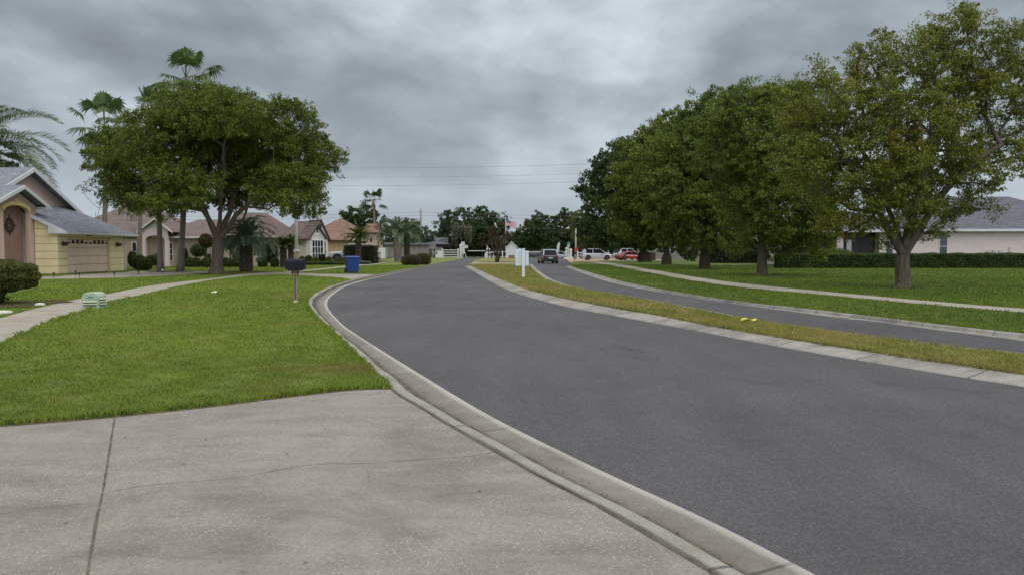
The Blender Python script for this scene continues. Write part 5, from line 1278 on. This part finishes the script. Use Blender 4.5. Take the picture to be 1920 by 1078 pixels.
# ---- far utility pole and wires
ux, uy = XW(789.5, 150), 150.0
t = thing('utility_pole', 'tall wooden utility pole standing against the sky left of the far trees', 'utility pole', (ux, uy, 0))
MB().tube([(0, 0, -.2), (0, 0, 9.75)], [.24, .15], 10).build('shaft', M['pole_wood'], t, world=False, smooth=True)
mb = MB()
for z in (9.3, 8.95, 8.6, 7.2, 6.4): mb.box(-.32, -.14, -.05, .05, z, z+.12); mb.lathe((-.36, 0, z+.05), [(.03, 0), (.08, .04), (.05, .12), (.08, .16), (.02, .2)], 8)
mb.build('insulator', M['lamp_metal'], t, world=False)
def wire(label, x0, z0, x1, z1, y0, y1, sag, r=.022, group=None):
    pts = [(x0+(x1-x0)*f, y0+(y1-y0)*f, z0+(z1-z0)*f-sag*4*f*(1-f)) for f in np.linspace(0, 1, 28)]
    o = MB().tube(pts, r, 5).build('power_line', M['wire'], smooth=True); setup(o, label, 'power line', group)
LG = 'power lines crossing behind the road'
for z, lab in ((9.15, 'topmost thin line fixed to the utility pole'), (8.5, 'second line on the utility pole'), (6.55, 'lowest line on the utility pole')):
    wire(lab, ux-95, z+.4, ux-.38, z, 152, 150, 1.0, group=LG); wire(lab.replace('line', 'line running right,', 1), ux-.38, z, ux+100, z+.1, 150, 152, 1.0, group=LG)
for (pya, pyb, lab) in ((313, 298, 'highest of the three long lines in the sky'), (330, 316, 'middle of the three long lines in the sky'), (346, 331, 'lowest of the three long lines in the sky')):
    a = at(420, pya, 125); b = at(1330, pyb, 125); wire(lab, a[0], a[2], b[0], b[2], 125, 125, .75, .014, group='three long lines high across the sky')
# ---- flag
kx, ky = XW(948, 148), 148.0
t = thing('flagpole', 'white flagpole beside the reddish small tree, its flag blowing right', 'flagpole', (kx, ky, 0))
MB().tube([(0, 0, 0), (0, 0, 7.9)], [.07, .04], 8).build('pole', M['white'], t, world=False, smooth=True)
MB().lathe((0, 0, 7.9), [(.03, 0), (.09, .06), (.07, .13), (.01, .16)], 8).build('finial', M['white'], t, world=False)
ft = thing('flag', 'flag with red and white stripes and a dark blue canton flying on the pole', 'flag', (kx+.06, ky, 5.6))
M['flag_blue'] = plain('flag_blue', (0.02, 0.025, 0.10), .8, .1, 3); M['flag_red'] = plain('flag_red', (0.5, 0.04, 0.07), .8, .1, 3); M['flag_white'] = plain('flag_white', (.7, .62, .64), .8, .05, 3)
def fpt(u, v, off=0): x = u*2.1; return (x, .22*math.sin(u*6.5)+off, 1.9-.0*u-v*1.15-.75*u*u*.9+.10*math.sin(u*7+1)+.0)
mb = MB()
for k in range(13):
    mb.mi = k % 2; vs = []; fs = []; n = 16
    for i in range(n+1):
        u = i/n; vs += [fpt(u, k/13), fpt(u, (k+1)/13), fpt(u, k/13, .012), fpt(u, (k+1)/13, .012)]
    for i in range(n): fs += [(4*i, 4*i+1, 4*i+5, 4*i+4), (4*i+2, 4*i+6, 4*i+7, 4*i+3)]
    mb.add(vs, fs)
mb.build('field', [M['flag_red'], M['flag_white']], ft, world=False)
mb = MB(); vs = []; fs = []; n = 8
for i in range(n+1):
    u = .42*i/n; vs += [fpt(u, -.005, -.012), fpt(u, 7/13, -.012), fpt(u, -.005, .024), fpt(u, 7/13, .024)]
for i in range(n): fs += [(4*i, 4*i+1, 4*i+5, 4*i+4), (4*i+2, 4*i+6, 4*i+7, 4*i+3)]
mb.add(vs, fs)
co = mb.build('canton', M['flag_blue'], ft, world=False)
mb = MB()
for r_ in range(5):
    for c_ in range(6):
        p = fpt(.04+.064*c_, .05+.105*r_, -.02); mb.box(p[0]-.025, p[0]+.025, p[1]-.004, p[1], p[2]-.025, p[2]+.025)
st_ = mb.build('stars', M['flag_white'], ft, world=False); st_.parent = co

# ---- gate area
def rail_fence(label, px0, px1, d, h, nposts, nr=3, mat='white', mesh=None, name='fence', cat='fence'):
    x0, x1 = XW(px0, d), XW(px1, d); t = thing(name, label, cat, (x0, d, 0)); L = x1-x0
    for i in range(nposts): mb = MB(); mb.cbox((L*i/(nposts-1), 0, 0), .2, .2, h+.15); mb.add([(L*i/(nposts-1)-.13, -.13, h+.15), (L*i/(nposts-1)+.13, -.13, h+.15), (L*i/(nposts-1)+.13, .13, h+.15), (L*i/(nposts-1)-.13, .13, h+.15), (L*i/(nposts-1), 0, h+.3)], [(0,1,4),(1,2,4),(2,3,4),(3,0,4),(3,2,1,0)]); mb.build('post', M[mat], t, world=False)
    mb = MB()
    for k in range(nr): z = .22+(h-.30)*k/(nr-1); mb.box(.1, L-.1, -.035, .035, z, z+.11)
    mb.build('rail', M[mat], t, world=False)
    if mesh:
        mb = MB(); k = 0; x = .12
        while x < L-.1: mb.box(x, x+.045, -.02, .02, .30, h-.1); x += mesh
        mb.build('picket', M['fence_grey' if mat == 'white' else mat], t, world=False)
    return t
rail_fence('white framed gate panel with dark mesh, left of the tall gate post', 829, 859, 138, 1.6, 2, 4, mesh=.16)
rail_fence('white rail fence between the gate pillars and the flagpole', 918, 950, 146, 1.25, 5, 2)
rail_fence('white picket fence behind the silver-white car', 1083, 1175, 126, 1.15, 9, 3, mesh=.22)
rail_fence('white rail fence beyond the road right of the navy car', 1030, 1060, 150, 1.1, 4, 2)
t = rail_fence('low grey boundary fence across the far left lawn', 700, 812, 136, 1.5, 12, 2, mat='fence_grey', mesh=.14)
def pillar(label, px, d, w_, h, mat='white', name='gate_pillar', cap=True):
    t = thing(name, label, 'pillar', (XW(px, d), d, 0)); MB().cbox((0, 0, 0), w_, w_, h).build('shaft', M[mat], t, world=False, bevel=.02)
    mb = MB(); frustum(mb, w_*1.35, w_*1.35, h, w_*1.35, w_*1.35, h+.12); frustum(mb, w_*1.2, w_*1.2, h+.12, .04, .04, h+.35); mb.build('cap', M[mat], t, world=False)
pillar('tall white twin gate pillar left of the road end', 864, 140, .45, 2.35); pillar('white gate pillar at the right end of the barrier arm', 913.5, 142, .34, 2.1); pillar('shorter white pillar right of the barrier arm', 918, 143, .3, 1.55)
pillar('white pillar right of the navy car by the lamp post', 1062.5, 128, .38, 1.75); pillar('second white pillar right of the lamp post', 1070, 127, .4, 1.5)
t = thing('gate_sign', 'tall narrow white notice board on an A frame beside the gate', 'sign', (XW(867, 139), 139, 0))
MB().box(-.22, .42, -.04, .04, .9, 3.1).build('board', M['white'], t, world=False)
mb = MB()
for z in np.linspace(1.1, 2.9, 8): mb.box(-.12, .32, -.055, -.042, z, z+.05)
mb.build('lettering', M['fence_grey'], t, world=False)
mb = MB(); mb.tube([(-.55, 0, 0), (.0, 0, 1.6)], .06, 6); mb.tube([(.75, 0, 0), (.3, 0, 1.6)], .06, 6); mb.tube([(.1, .1, 0), (.1, .05, 1.0)], .06, 6); mb.build('leg', M['white'], t, world=False)
t = thing('round_sign', 'round white sign on a thin post beside the tall gate board', 'sign', (XW(874.5, 140), 140, 0))
MB().tube([(0, 0, 0), (0, 0, 2.4)], .04, 6).build('post', M['dark'], t, world=False)
MB().tube([(0, -.05, 2.2), (0, -.09, 2.2)], .32, 20).build('disc', M['white'], t, world=False); MB().tube([(0, -.092, 2.2), (0, -.1, 2.2)], .10, 12).build('emblem', M['fence_grey'], t, world=False)
def barrier(label, pxp, pxe, d, z):
    x0, x1 = XW(pxp, d), XW(pxe, d); t = thing('barrier_gate', label, 'barrier', (x0, d, 0)); s_ = 1 if x1 > x0 else -1
    MB().cbox((0, 0, 0), .4, .4, 1.05).build('cabinet', M['white'], t, world=False, bevel=.02)
    mb = MB(); a, b = sorted((s_*.1, x1-x0)); mb.box(a, b, -.04, .04, z-.07, z+.07); mb.build('arm', M['white'], t, world=False)
barrier('white horizontal barrier arm across the far end of the main road', 911, 877, 139.5, 1.42); barrier('white horizontal barrier arm left of the navy car', 987, 1018, 118, 1.25)
def table(label, px, d, w_, h):
    t = thing('frame_stand', label, 'stand', (XW(px, d), d, 0)); MB().box(-w_/2, w_/2, -.3, .3, h-.14, h).build('top', M['white'], t, world=False)
    for s_ in (-1, 1): MB().box(s_*w_/2-.07, s_*w_/2+.07, -.28, .28, 0, h-.14).build('leg', M['white'], t, world=False)
    MB().box(-w_/2+.2, w_/2-.2, -.1, .1, 0, h*.55).build('brick_panel', M['brick'], t, world=False)
table('white frame with a brick coloured panel right of the reddish small tree', 959, 135, 1.45, 1.15); table('small white frame just left of the reddish small tree', 922, 141, .7, 1.2)
t = thing('lamp_post', 'old style lamp post with a green dome beside the cross street', 'lamp post', (XW(1066, 122), 122, 0))
MB().tube([(0, 0, 0), (0, 0, 2.05)], [.09, .06], 8).build('post', M['white'], t, world=False); MB().lathe((0, 0, 2.0), [(.06, 0), (.2, .12), (.22, .35), (.12, .5)], 12).build('globe', M['white'], t, world=False); MB().lathe((0, 0, 2.45), [(.26, 0), (.28, .1), (.2, .32), (.05, .42)], 12).build('dome', M['sign_green'], t, world=False)
t = thing('street_light', 'plain pale street light pole near the corner with a short arm', 'street light', (XW(1079.5, 120), 120, 0))
MB().tube([(0, 0, 0), (0, 0, 6.0)], [.13, .10], 8).build('shaft', M['lamp_metal'], t, world=False, smooth=True); MB().tube([(0, 0, 5.6), (-.5, 0, 5.75), (-1.2, 0, 5.2)], .04, 6).build('arm', M['lamp_metal'], t, world=False); mb = MB(); frustum(mb, .5, .22, 5.02, .4, .16, 5.18, cx=-1.3); mb.build('lamp_head', M['white'], t, world=False)
t = thing('stop_sign', 'small red octagonal sign at the street corner', 'sign', (XW(1080.5, 116), 116, 0))
MB().tube([(0, 0, 0), (0, 0, 1.9)], .03, 6).build('post', M['fence_grey'], t, world=False); MB().tube([(0, -.04, 1.62), (0, -.06, 1.62)], .30, 8).build('plate', M['sign_red'], t, world=False)
t = thing('mailbox', 'dark mailbox on a wooden post at the street corner', 'mailbox', (XW(1077.5, 104), 104, ZL))
MB().cbox((0, 0, 0), .12, .12, 1.0).build('post', M['post_wood'], t, world=False); MB().prism([(-.24, p[0]*1.2, p[1]-.0) for p in prof], (.48, 0, 0)).build('box', M['black_box'], t, world=False)
t = thing('feather_flag', 'curved white feather banner on a thin pole behind the navy car', 'banner', (XW(1043.5, 130), 130, 0))
MB().tube([(0, 0, 0), (0, 0, 2.0), (.15, 0, 2.7), (.5, 0, 3.0)], .025, 6).build('pole', M['dark'], t, world=False)
MB().prism([(-.02, 0, 1.2), (.42, 0, 1.15), (.52, 0, 1.9), (.62, 0, 2.85), (.42, 0, 2.95), (.12, 0, 2.55), (.02, 0, 1.9)], (0, .015, 0)).build('banner', M['offwhite'], t, world=False)
t = thing('hydrant', 'short dark and yellow marker post beside the right footpath', 'post', (XW(1155.5, 103), 103, ZL))
MB().lathe((0, 0, 0), [(.16, 0), (.16, .1), (.12, .12), (.12, .62), (.16, .66), (.1, .78), (.02, .82)], 10).build('body', M['brown_dark'], t, world=False, smooth=True); MB().lathe((0, 0, .02), [(.17, .0), (.17, .18), (.13, .2)], 10).build('collar', M['yellow_flat'], t, world=False)
t = thing('storage_box', 'dark brown storage box beyond the right-hand trunks', 'box', (XW(1219, 108), 108, ZL), .2)
MB().cbox((0, 0, 0), 1.35, .9, 1.05).build('body', M['brown_dark'], t, world=False, bevel=.03); MB().cbox((0, 0, 1.05), 1.45, 1.0, .08).build('lid', M['dark'], t, world=False)
t = thing('boulder', 'low pale boulder pile beside the corner pillars', 'boulder', (XW(1065, 124), 124, 0))
mb = MB()
for a, b, r_ in ((0, 0, .35), (.6, .1, .28), (-.5, .1, .25)): mb.lathe((a, b, 0), [(r_, -.05), (r_*1.1, .1), (r_*.8, .26), (r_*.2, .34)], 8)
mb.build('rocks', M['stone_white'], t, world=False)

# ================================================================= VEHICLES (front towards +X)
def car(label, px, d, rz, paint, L=4.6, W=1.85, H=1.66, kind='suv', name='parked_car', sc=1.0, z=0.0, cat='car', roof_sheen=None, wheel_r=.35):
    t = thing(name, label, cat, (XW(px, d), d, z), rz); hw = W/2
    g = .22*(1.9 if kind == 'pickup' else 1); belt = H*.60; hood = H*.56
    # lower body, lofted along X
    if kind == 'suv': st = [(-L/2, .45, belt*.86, .84), (-L/2+.08, .32, belt*.97, .93), (-L/2+.5, g, belt+.02, 1), (-.6, g, belt, 1), (L*.17, g, belt-.02, 1), (L*.30, g, hood, .99), (L/2-.35, g, hood*.93, .96), (L/2-.06, .30, hood*.80, .88), (L/2, .42, hood*.66, .80)]
    elif kind == 'sedan': st = [(-L/2, .45, belt*.84, .82), (-L/2+.10, .32, belt*.97, .92), (-L*.32, g, belt, 1), (-.4, g, belt-.02, 1), (L*.16, g, belt-.04, 1), (L*.30, g, hood*.95, .98), (L/2-.4, g, hood*.86, .95), (L/2-.08, .28, hood*.72, .86), (L/2, .40, hood*.58, .78)]
    else: st = [(-L/2, .55, belt, .96), (-L/2+.05, .50, belt+.02, 1), (-L*.10, g, belt+.02, 1), (L*.12, g, belt+.01, 1), (L*.20, g, belt*1.0, 1), (L/2-.5, g+.05, belt*.95, .99), (L/2-.12, .5, belt*.90, .95), (L/2, .56, belt*.80, .92)]
    def loft(mb, st, top_in=.90, n=None):
        vs = []; fs = []; prof = None
        for x, z0, z1, wf in st:
            w_ = hw*wf; h_ = z1-z0
            ring_ = [(-w_*.92, z0), (-w_*.985, z0+h_*.18), (-w_, z0+h_*.5), (-w_*.975, z0+h_*.84), (-w_*top_in, z1), (w_*top_in, z1), (w_*.975, z0+h_*.84), (w_, z0+h_*.5), (w_*.985, z0+h_*.18), (w_*.92, z0)]
            vs += [(x, y, zz) for y, zz in ring_]
        k = 10
        for i in range(len(st)-1):
            for j in range(k): fs.append((i*k+j, i*k+(j+1) % k, (i+1)*k+(j+1) % k, (i+1)*k+j))
        fs += [tuple(range(k))[::-1], tuple((len(st)-1)*k+j for j in range(k))]
        mb.add([(a, b, c) for a, b, c in vs], [f[::-1] for f in fs])
    mb = MB(); loft(mb, st); body = mb.build('body', M[paint], t, world=False, smooth=False, bevel=.03)
    # cabin: dark glass volume plus painted roof and pillars
    if kind == 'suv': cab = [(-L/2+.12, belt-.02, .86), (-L/2+.50, H-.10, .74), (-L/2+.95, H-.05, .78), (.0, H-.04, .79), (L*.10, H-.12, .76), (L*.265, belt-.02, .86)]
    elif kind == 'sedan': cab = [(-L*.40, belt-.02, .86), (-L*.20, H-.12, .74), (-L*.08, H-.05, .77), (L*.04, H-.06, .77), (L*.09, H-.12, .75), (L*.26, belt-.04, .86)]
    else: cab = [(-L*.13, belt-.02, .92), (-L*.115, H-.14, .78), (-L*.05, H-.06, .80), (L*.06, H-.06, .80), (L*.11, H-.16, .78), (L*.22, belt-.02, .90)]
    n = len(cab); mb = MB(); vs = []
    for x, z_, wf in cab: vs.append((x, -hw*wf, z_)); vs.append((x, hw*wf, z_))
    fs = [tuple(2*i for i in range(n)), tuple(2*i+1 for i in range(n))[::-1]]+[(2*i, 2*i+1, 2*i+3, 2*i+2) for i in range(n-1)]+[(0, 2*n-2, 2*n-1, 1)]
    mb.add(vs, [f[::-1] for f in fs]); mb.build('window', M['carglass'], t, world=False)
    mb = MB(); rp = [c for c in cab[1:-1]]
    for i in range(len(rp)-1):
        (xa, za, wa), (xb, zb, wb) = rp[i], rp[i+1]
        mb.add([(xa, -hw*wa-.01, za), (xa, hw*wa+.01, za), (xb, hw*wb+.01, zb), (xb, -hw*wb-.01, zb), (xa, -hw*wa*.95, za+.05), (xa, hw*wa*.95, za+.05), (xb, hw*wb*.95, zb+.05), (xb, -hw*wb*.95, zb+.05)], [(0,1,2,3),(7,6,5,4),(0,3,7,4),(1,5,6,2),(0,4,5,1),(3,2,6,7)])
    for s_ in (-1, 1):
        def P(i): return np.array([cab[i][0], s_*(hw*cab[i][2]+.008), cab[i][1]])
        for a, b, w2 in ((0, 1, .07), (n-1, n-2, .045)):
            mb.tube([P(a), P(b)], w2, 4)
        xm = (cab[1][0]+cab[-2][0])/2; mb.box(xm-.05, xm+.05, s_*hw*.83-.03, s_*hw*.83+.02, belt-.02, H-.1) if kind != 'pickup' else None
        if kind == 'suv': # solid rear quarter
            a = np.array([cab[0][0], s_*(hw*.87), belt]); mb.prism([(cab[0][0]+.0, s_*hw*.865, belt-.03), (cab[0][0]+.55, s_*hw*.86, belt-.03), (cab[1][0]+.14, s_*hw*.765, H-.12), (cab[1][0]-.02, s_*hw*.76, H-.12)], (0, s_*.015, 0))
    mb.build('roof', M[roof_sheen or paint], t, world=False)
    for sx2 in (-1, 1):
        for s_ in (-1, 1):
            wx = sx2*L*(.295 if kind != 'pickup' else .30)+(.02 if sx2 > 0 else .0); wy = s_*(hw-.11)
            mb = MB(); mb.tube([(wx, wy-.12, wheel_r), (wx, wy+.12, wheel_r)], wheel_r, 22); w_ = mb.build('wheel', M['tyre'], t, world=False)
            mb = MB(); mb.tube([(wx, wy+s_*.119, wheel_r), (wx, wy+s_*.128, wheel_r)], wheel_r*.62, 14); r__ = mb.build('rim', M['rim'], t, world=False); r__.parent = w_
            mb = MB(); k = 12; pts = [(wx+wheel_r*1.18*math.cos(a), s_*(hw+.006), wheel_r+wheel_r*1.18*math.sin(a)) for a in np.linspace(-.25, math.pi+.25, k)]
            mb.prism(pts, (0, -s_*.05, 0)); mb.build('wheel_arch', M['dark'], t, world=False)
    for s_ in (-1, 1):
        y = s_*hw*.74
        mb = MB(); mb.box(-L/2-.012, -L/2+.25, y-.17, y+.17, belt*.72, belt*.90); mb.build('tail_light', M['lens_red'], t, world=False, bevel=.02)
        mb = MB(); mb.box(L/2-.35, L/2-.03, y-.20, y+.19, hood*.62, hood*.76) if kind != 'pickup' else mb.box(L/2-.25, L/2+.012, y-.12, y+.17, belt*.66, belt*.86); mb.build('headlight', M['lens_clear'], t, world=False, bevel=.02)
        mb = MB(); frustum(mb, .16, .2, belt+.02, .14, .18, belt+.18, cx=L*.17, cy=s_*(hw+.1)); mb.build('mirror', M['dark' if kind == 'pickup' else paint], t, world=False)
    mb = MB(); mb.box(-L/2-.02, -L/2+.1, -hw*.82, hw*.82, .30, .48); mb.build('bumper', M['dark'], t, world=False)
    mb = MB(); mb.box(-L/2-.035, -L/2-.02, -.26, .26, belt*.60, belt*.60+.14); mb.build('number_plate', M['offwhite'], t, world=False)
    mb = MB(); mb.box(L/2-.06, L/2+.015, -hw*.5, hw*.5, .36, .62); mb.build('grille', M['dark'], t, world=False)
    if kind == 'pickup':
        mb = MB(); mb.box(-L/2+.1, -L*.14, -hw*.86, hw*.86, belt-.3, belt+.024); mb.build('bed', M['dark'], t, world=False)
    return t
car('navy SUV with sky sheen painted on its roof, driving away on the far right-hand road', 1027, 87, R(96), 'paint_navy', L=4.6, W=1.86, H=1.62, name='suv', roof_sheen='paint_white')  # pale roof colour stands in for sky reflected on the navy roof
car('silver-white SUV parked side on behind the street corner', 1119, 110, R(2), 'paint_white', L=4.65, W=1.88, H=1.66, name='suv', z=ZL)
car('red sedan parked in front of the white SUV beside the dark tree row', 1184, 109, R(12), 'paint_red', L=4.5, W=1.8, H=1.30, kind='sedan', z=ZL)
car('white hatchback SUV standing just behind the red sedan', 1177, 114, R(24), 'paint_white', L=4.4, W=1.85, H=1.72, name='suv', z=ZL)
car('lifted white pickup truck parked facing left behind the squared dark hedge', 664, 84.5, R(182), 'paint_white', L=5.7, W=2.0, H=2.12, kind='pickup', name='pickup_truck', z=ZL+.05, cat='truck', wheel_r=.47)
car('pale low car passing on the cross street right of the navy SUV', 1050, 133, R(0), 'paint_white', L=4.3, W=1.8, H=1.40, kind='sedan')
car('dark car on the cross street between the sign and the navy SUV', 1004, 152, R(180), 'paint_navy', L=4.5, W=1.8, H=1.45, kind='sedan', z=ZL)
t = thing('utility_trailer', 'small white enclosed trailer at the right end of the dark hedge', 'trailer', (XW(711, 92), 92, ZL))
MB().box(-.9, .9, -1.2, 1.2, .45, 1.72).build('body', M['white'], t, world=False, bevel=.05); MB().tube([(-1.0, -.9, .3), (-1.0, -.7, .3)], .3, 14).build('wheel', M['tyre'], t, world=False)
MB().box(-.5, .4, -1.22, -1.205, .8, 1.4).build('panel', M['offwhite'], t, world=False); MB().box(.9, 1.5, -.06, .06, .42, .52).build('drawbar', M['dark'], t, world=False)

# ================================================================= LITTER, EDGE TUFTS, ROAD CRACKS
def edge_tufts(name, line, side, mat, label, n_per=260, h=.065, rmax=26, lean=.8):
    line = resample(np.asarray(line), .1); line = line[(np.linalg.norm(line, axis=1) < rmax) & (line[:, 1] > 2)]
    a = line[:-1]; d = line[1:]-a; L = np.linalg.norm(d, axis=1); ok = L < 1.5; a, d, L = a[ok], d[ok], L[ok]
    dist = np.linalg.norm(a, axis=1); cnt = (L*n_per*np.clip(9/dist, .15, 1)).astype(int); idx = np.repeat(np.arange(len(a)), cnt)
    n = len(idx); t_ = d[idx]/L[idx][:, None]; nr = np.stack([-t_[:, 1], t_[:, 0]], 1)*side
    P = a[idx]+d[idx]*rng.random(n)[:, None]-nr*rng.uniform(-.01, .09, n)[:, None]
    P3 = np.concatenate([P, np.full((n, 1), ZL-.012)], 1); g = .6+.5*np.sin(P[:, 0]*5+np.sin(P[:, 1]*3))*np.sin(P[:, 1]*6.1)
    hh = h*rng.uniform(.5, 1.4, n)*np.clip(g+.4, .5, 1.4); ln = rng.uniform(0, lean, n)[:, None]
    N3 = np.concatenate([nr, np.zeros((n, 1))], 1)+rng.normal(0, .6, (n, 3))*[1, 1, 0]
    b = rng.uniform(0, 6.28, n); D = np.stack([np.cos(b), np.sin(b), 0*b], 1)*(.003*np.clip(dist[idx]/5, 1, 4))[:, None]
    top = P3+N3*ln*hh[:, None]*.9+np.array([0, 0, 1])*(hh*(1.0-.45*ln[:, 0]))[:, None]
    mid_ = P3+(top-P3)*.55+np.array([0, 0, 1])*.12*hh[:, None]
    V = np.stack([P3-D, P3+D, mid_+D*.9, top, mid_-D*.9], 1).reshape(-1, 3)
    o = quads_obj(name, V, 5, mat); setup(o, label, None, None, 'stuff')
edge_tufts('grass_edge', edge_near, -1, M['grass_left'], 'ragged grass growing over the edge of the near driveway', 480, .05)
edge_tufts('grass_edge', c_out[i0:], -1, M['grass_left'], 'ragged grass growing against the left kerb', 260, .05)
edge_tufts('grass_edge', m_out, 1, M['grass_median'], 'ragged dry grass growing over the median kerb', 240, .075)
edge_tufts('grass_edge', pl_lo, 1, M['grass_left'], 'ragged grass growing over the lower edge of the left footpath', 160, .06)
M['dead_leaf'] = leafy('dead_leaf', (0.05, 0.032, 0.018), (0.22, 0.15, 0.07), None, 2, .1)
def litter(n, line=None, spread=.2, box=None, z=.07, size=.035, polys=None):
    if line is not None:
        l = resample(np.asarray(line), .2); l = l[(l[:, 1] > 3) & (np.linalg.norm(l, axis=1) < 40)]; w_ = 1/np.linalg.norm(l, axis=1); p = l[rng.choice(len(l), n, p=w_/w_.sum())]+rng.normal(0, spread, (n, 2))
    else: p = np.stack([rng.uniform(box[0], box[1], n), rng.uniform(box[2], box[3], n)], 1)
    if polys is not None: p = p[inside(p, polys)]
    C = np.concatenate([p, np.full((len(p), 1), z)], 1); V = leaf_quads(C, size, 3.5)
    return V
mid_line = np.array([q+(nearest(q, c_out)-q)*.62 for q in resample(c_in, .4)])
parts_ = [litter(260, mid_line, .035, z=.022, size=.03), litter(70, box=(-5, 3, 3.2, 7.5), z=.07, size=.022, polys=drive_poly), litter(160, m_out, .12, z=.10, size=.05), litter(220, q_out, .3, z=.12, size=.06)]
for px, d in ((1693, 28.8), (1430, 42.8)): parts_.append(litter(260, box=(XW(px, d)-5, XW(px, d)+5, d-5, d+4), z=.14, size=.07))
for px, d in ((406, 45.6),): parts_.append(litter(200, box=(XW(px, d)-4, XW(px, d)+4, d-4, d+3), z=.14, size=.09))
o = quads_obj('leaf_litter', np.concatenate(parts_), 4, M['dead_leaf']); setup(o, 'scattered small brown dead leaves along the gutter and under the trees', None, None, 'stuff')
M['tar'] = plain('tar', (0.045, 0.044, 0.046), .8, .25, 9)
def road_crack(px, w=.006, amp=.01):
    global crackline
    p = resample(chaikin(trace(px, 0), 1), .08); vs = []; fs = []; off = np.cumsum(rng.normal(0, amp, len(p))); off -= np.linspace(0, off[-1], len(p))
    for i, q in enumerate(p):
        t_ = p[min(i+1, len(p)-1)]-p[max(i-1, 0)]; t_ /= np.linalg.norm(t_)+1e-9; n = np.array([-t_[1], t_[0]]); c = q+n*off[i]; ww = w*(.3+rng.random())*.5
        vs += [(c[0]-n[0]*ww, c[1]-n[1]*ww, .003), (c[0]+n[0]*ww, c[1]+n[1]*ww, .003)]
    for i in range(len(p)-1): fs.append((2*i, 2*i+2, 2*i+3, 2*i+1))
    me = bpy.data.meshes.new('road_crack'); me.from_pydata(vs, [], fs); me.materials.append(M['tar']); o = bpy.data.objects.new('road_crack', me); SC.collection.objects.link(o); o['kind'] = 'structure'
road_crack([(1345,708),(1440,722),(1560,735),(1700,752)]); road_crack([(1600,792),(1720,806),(1850,836)], .005); road_crack([(940,750),(970,748),(985,756),(1030,752)], .01, .015); road_crack([(800,640),(880,655),(960,660)], .008)
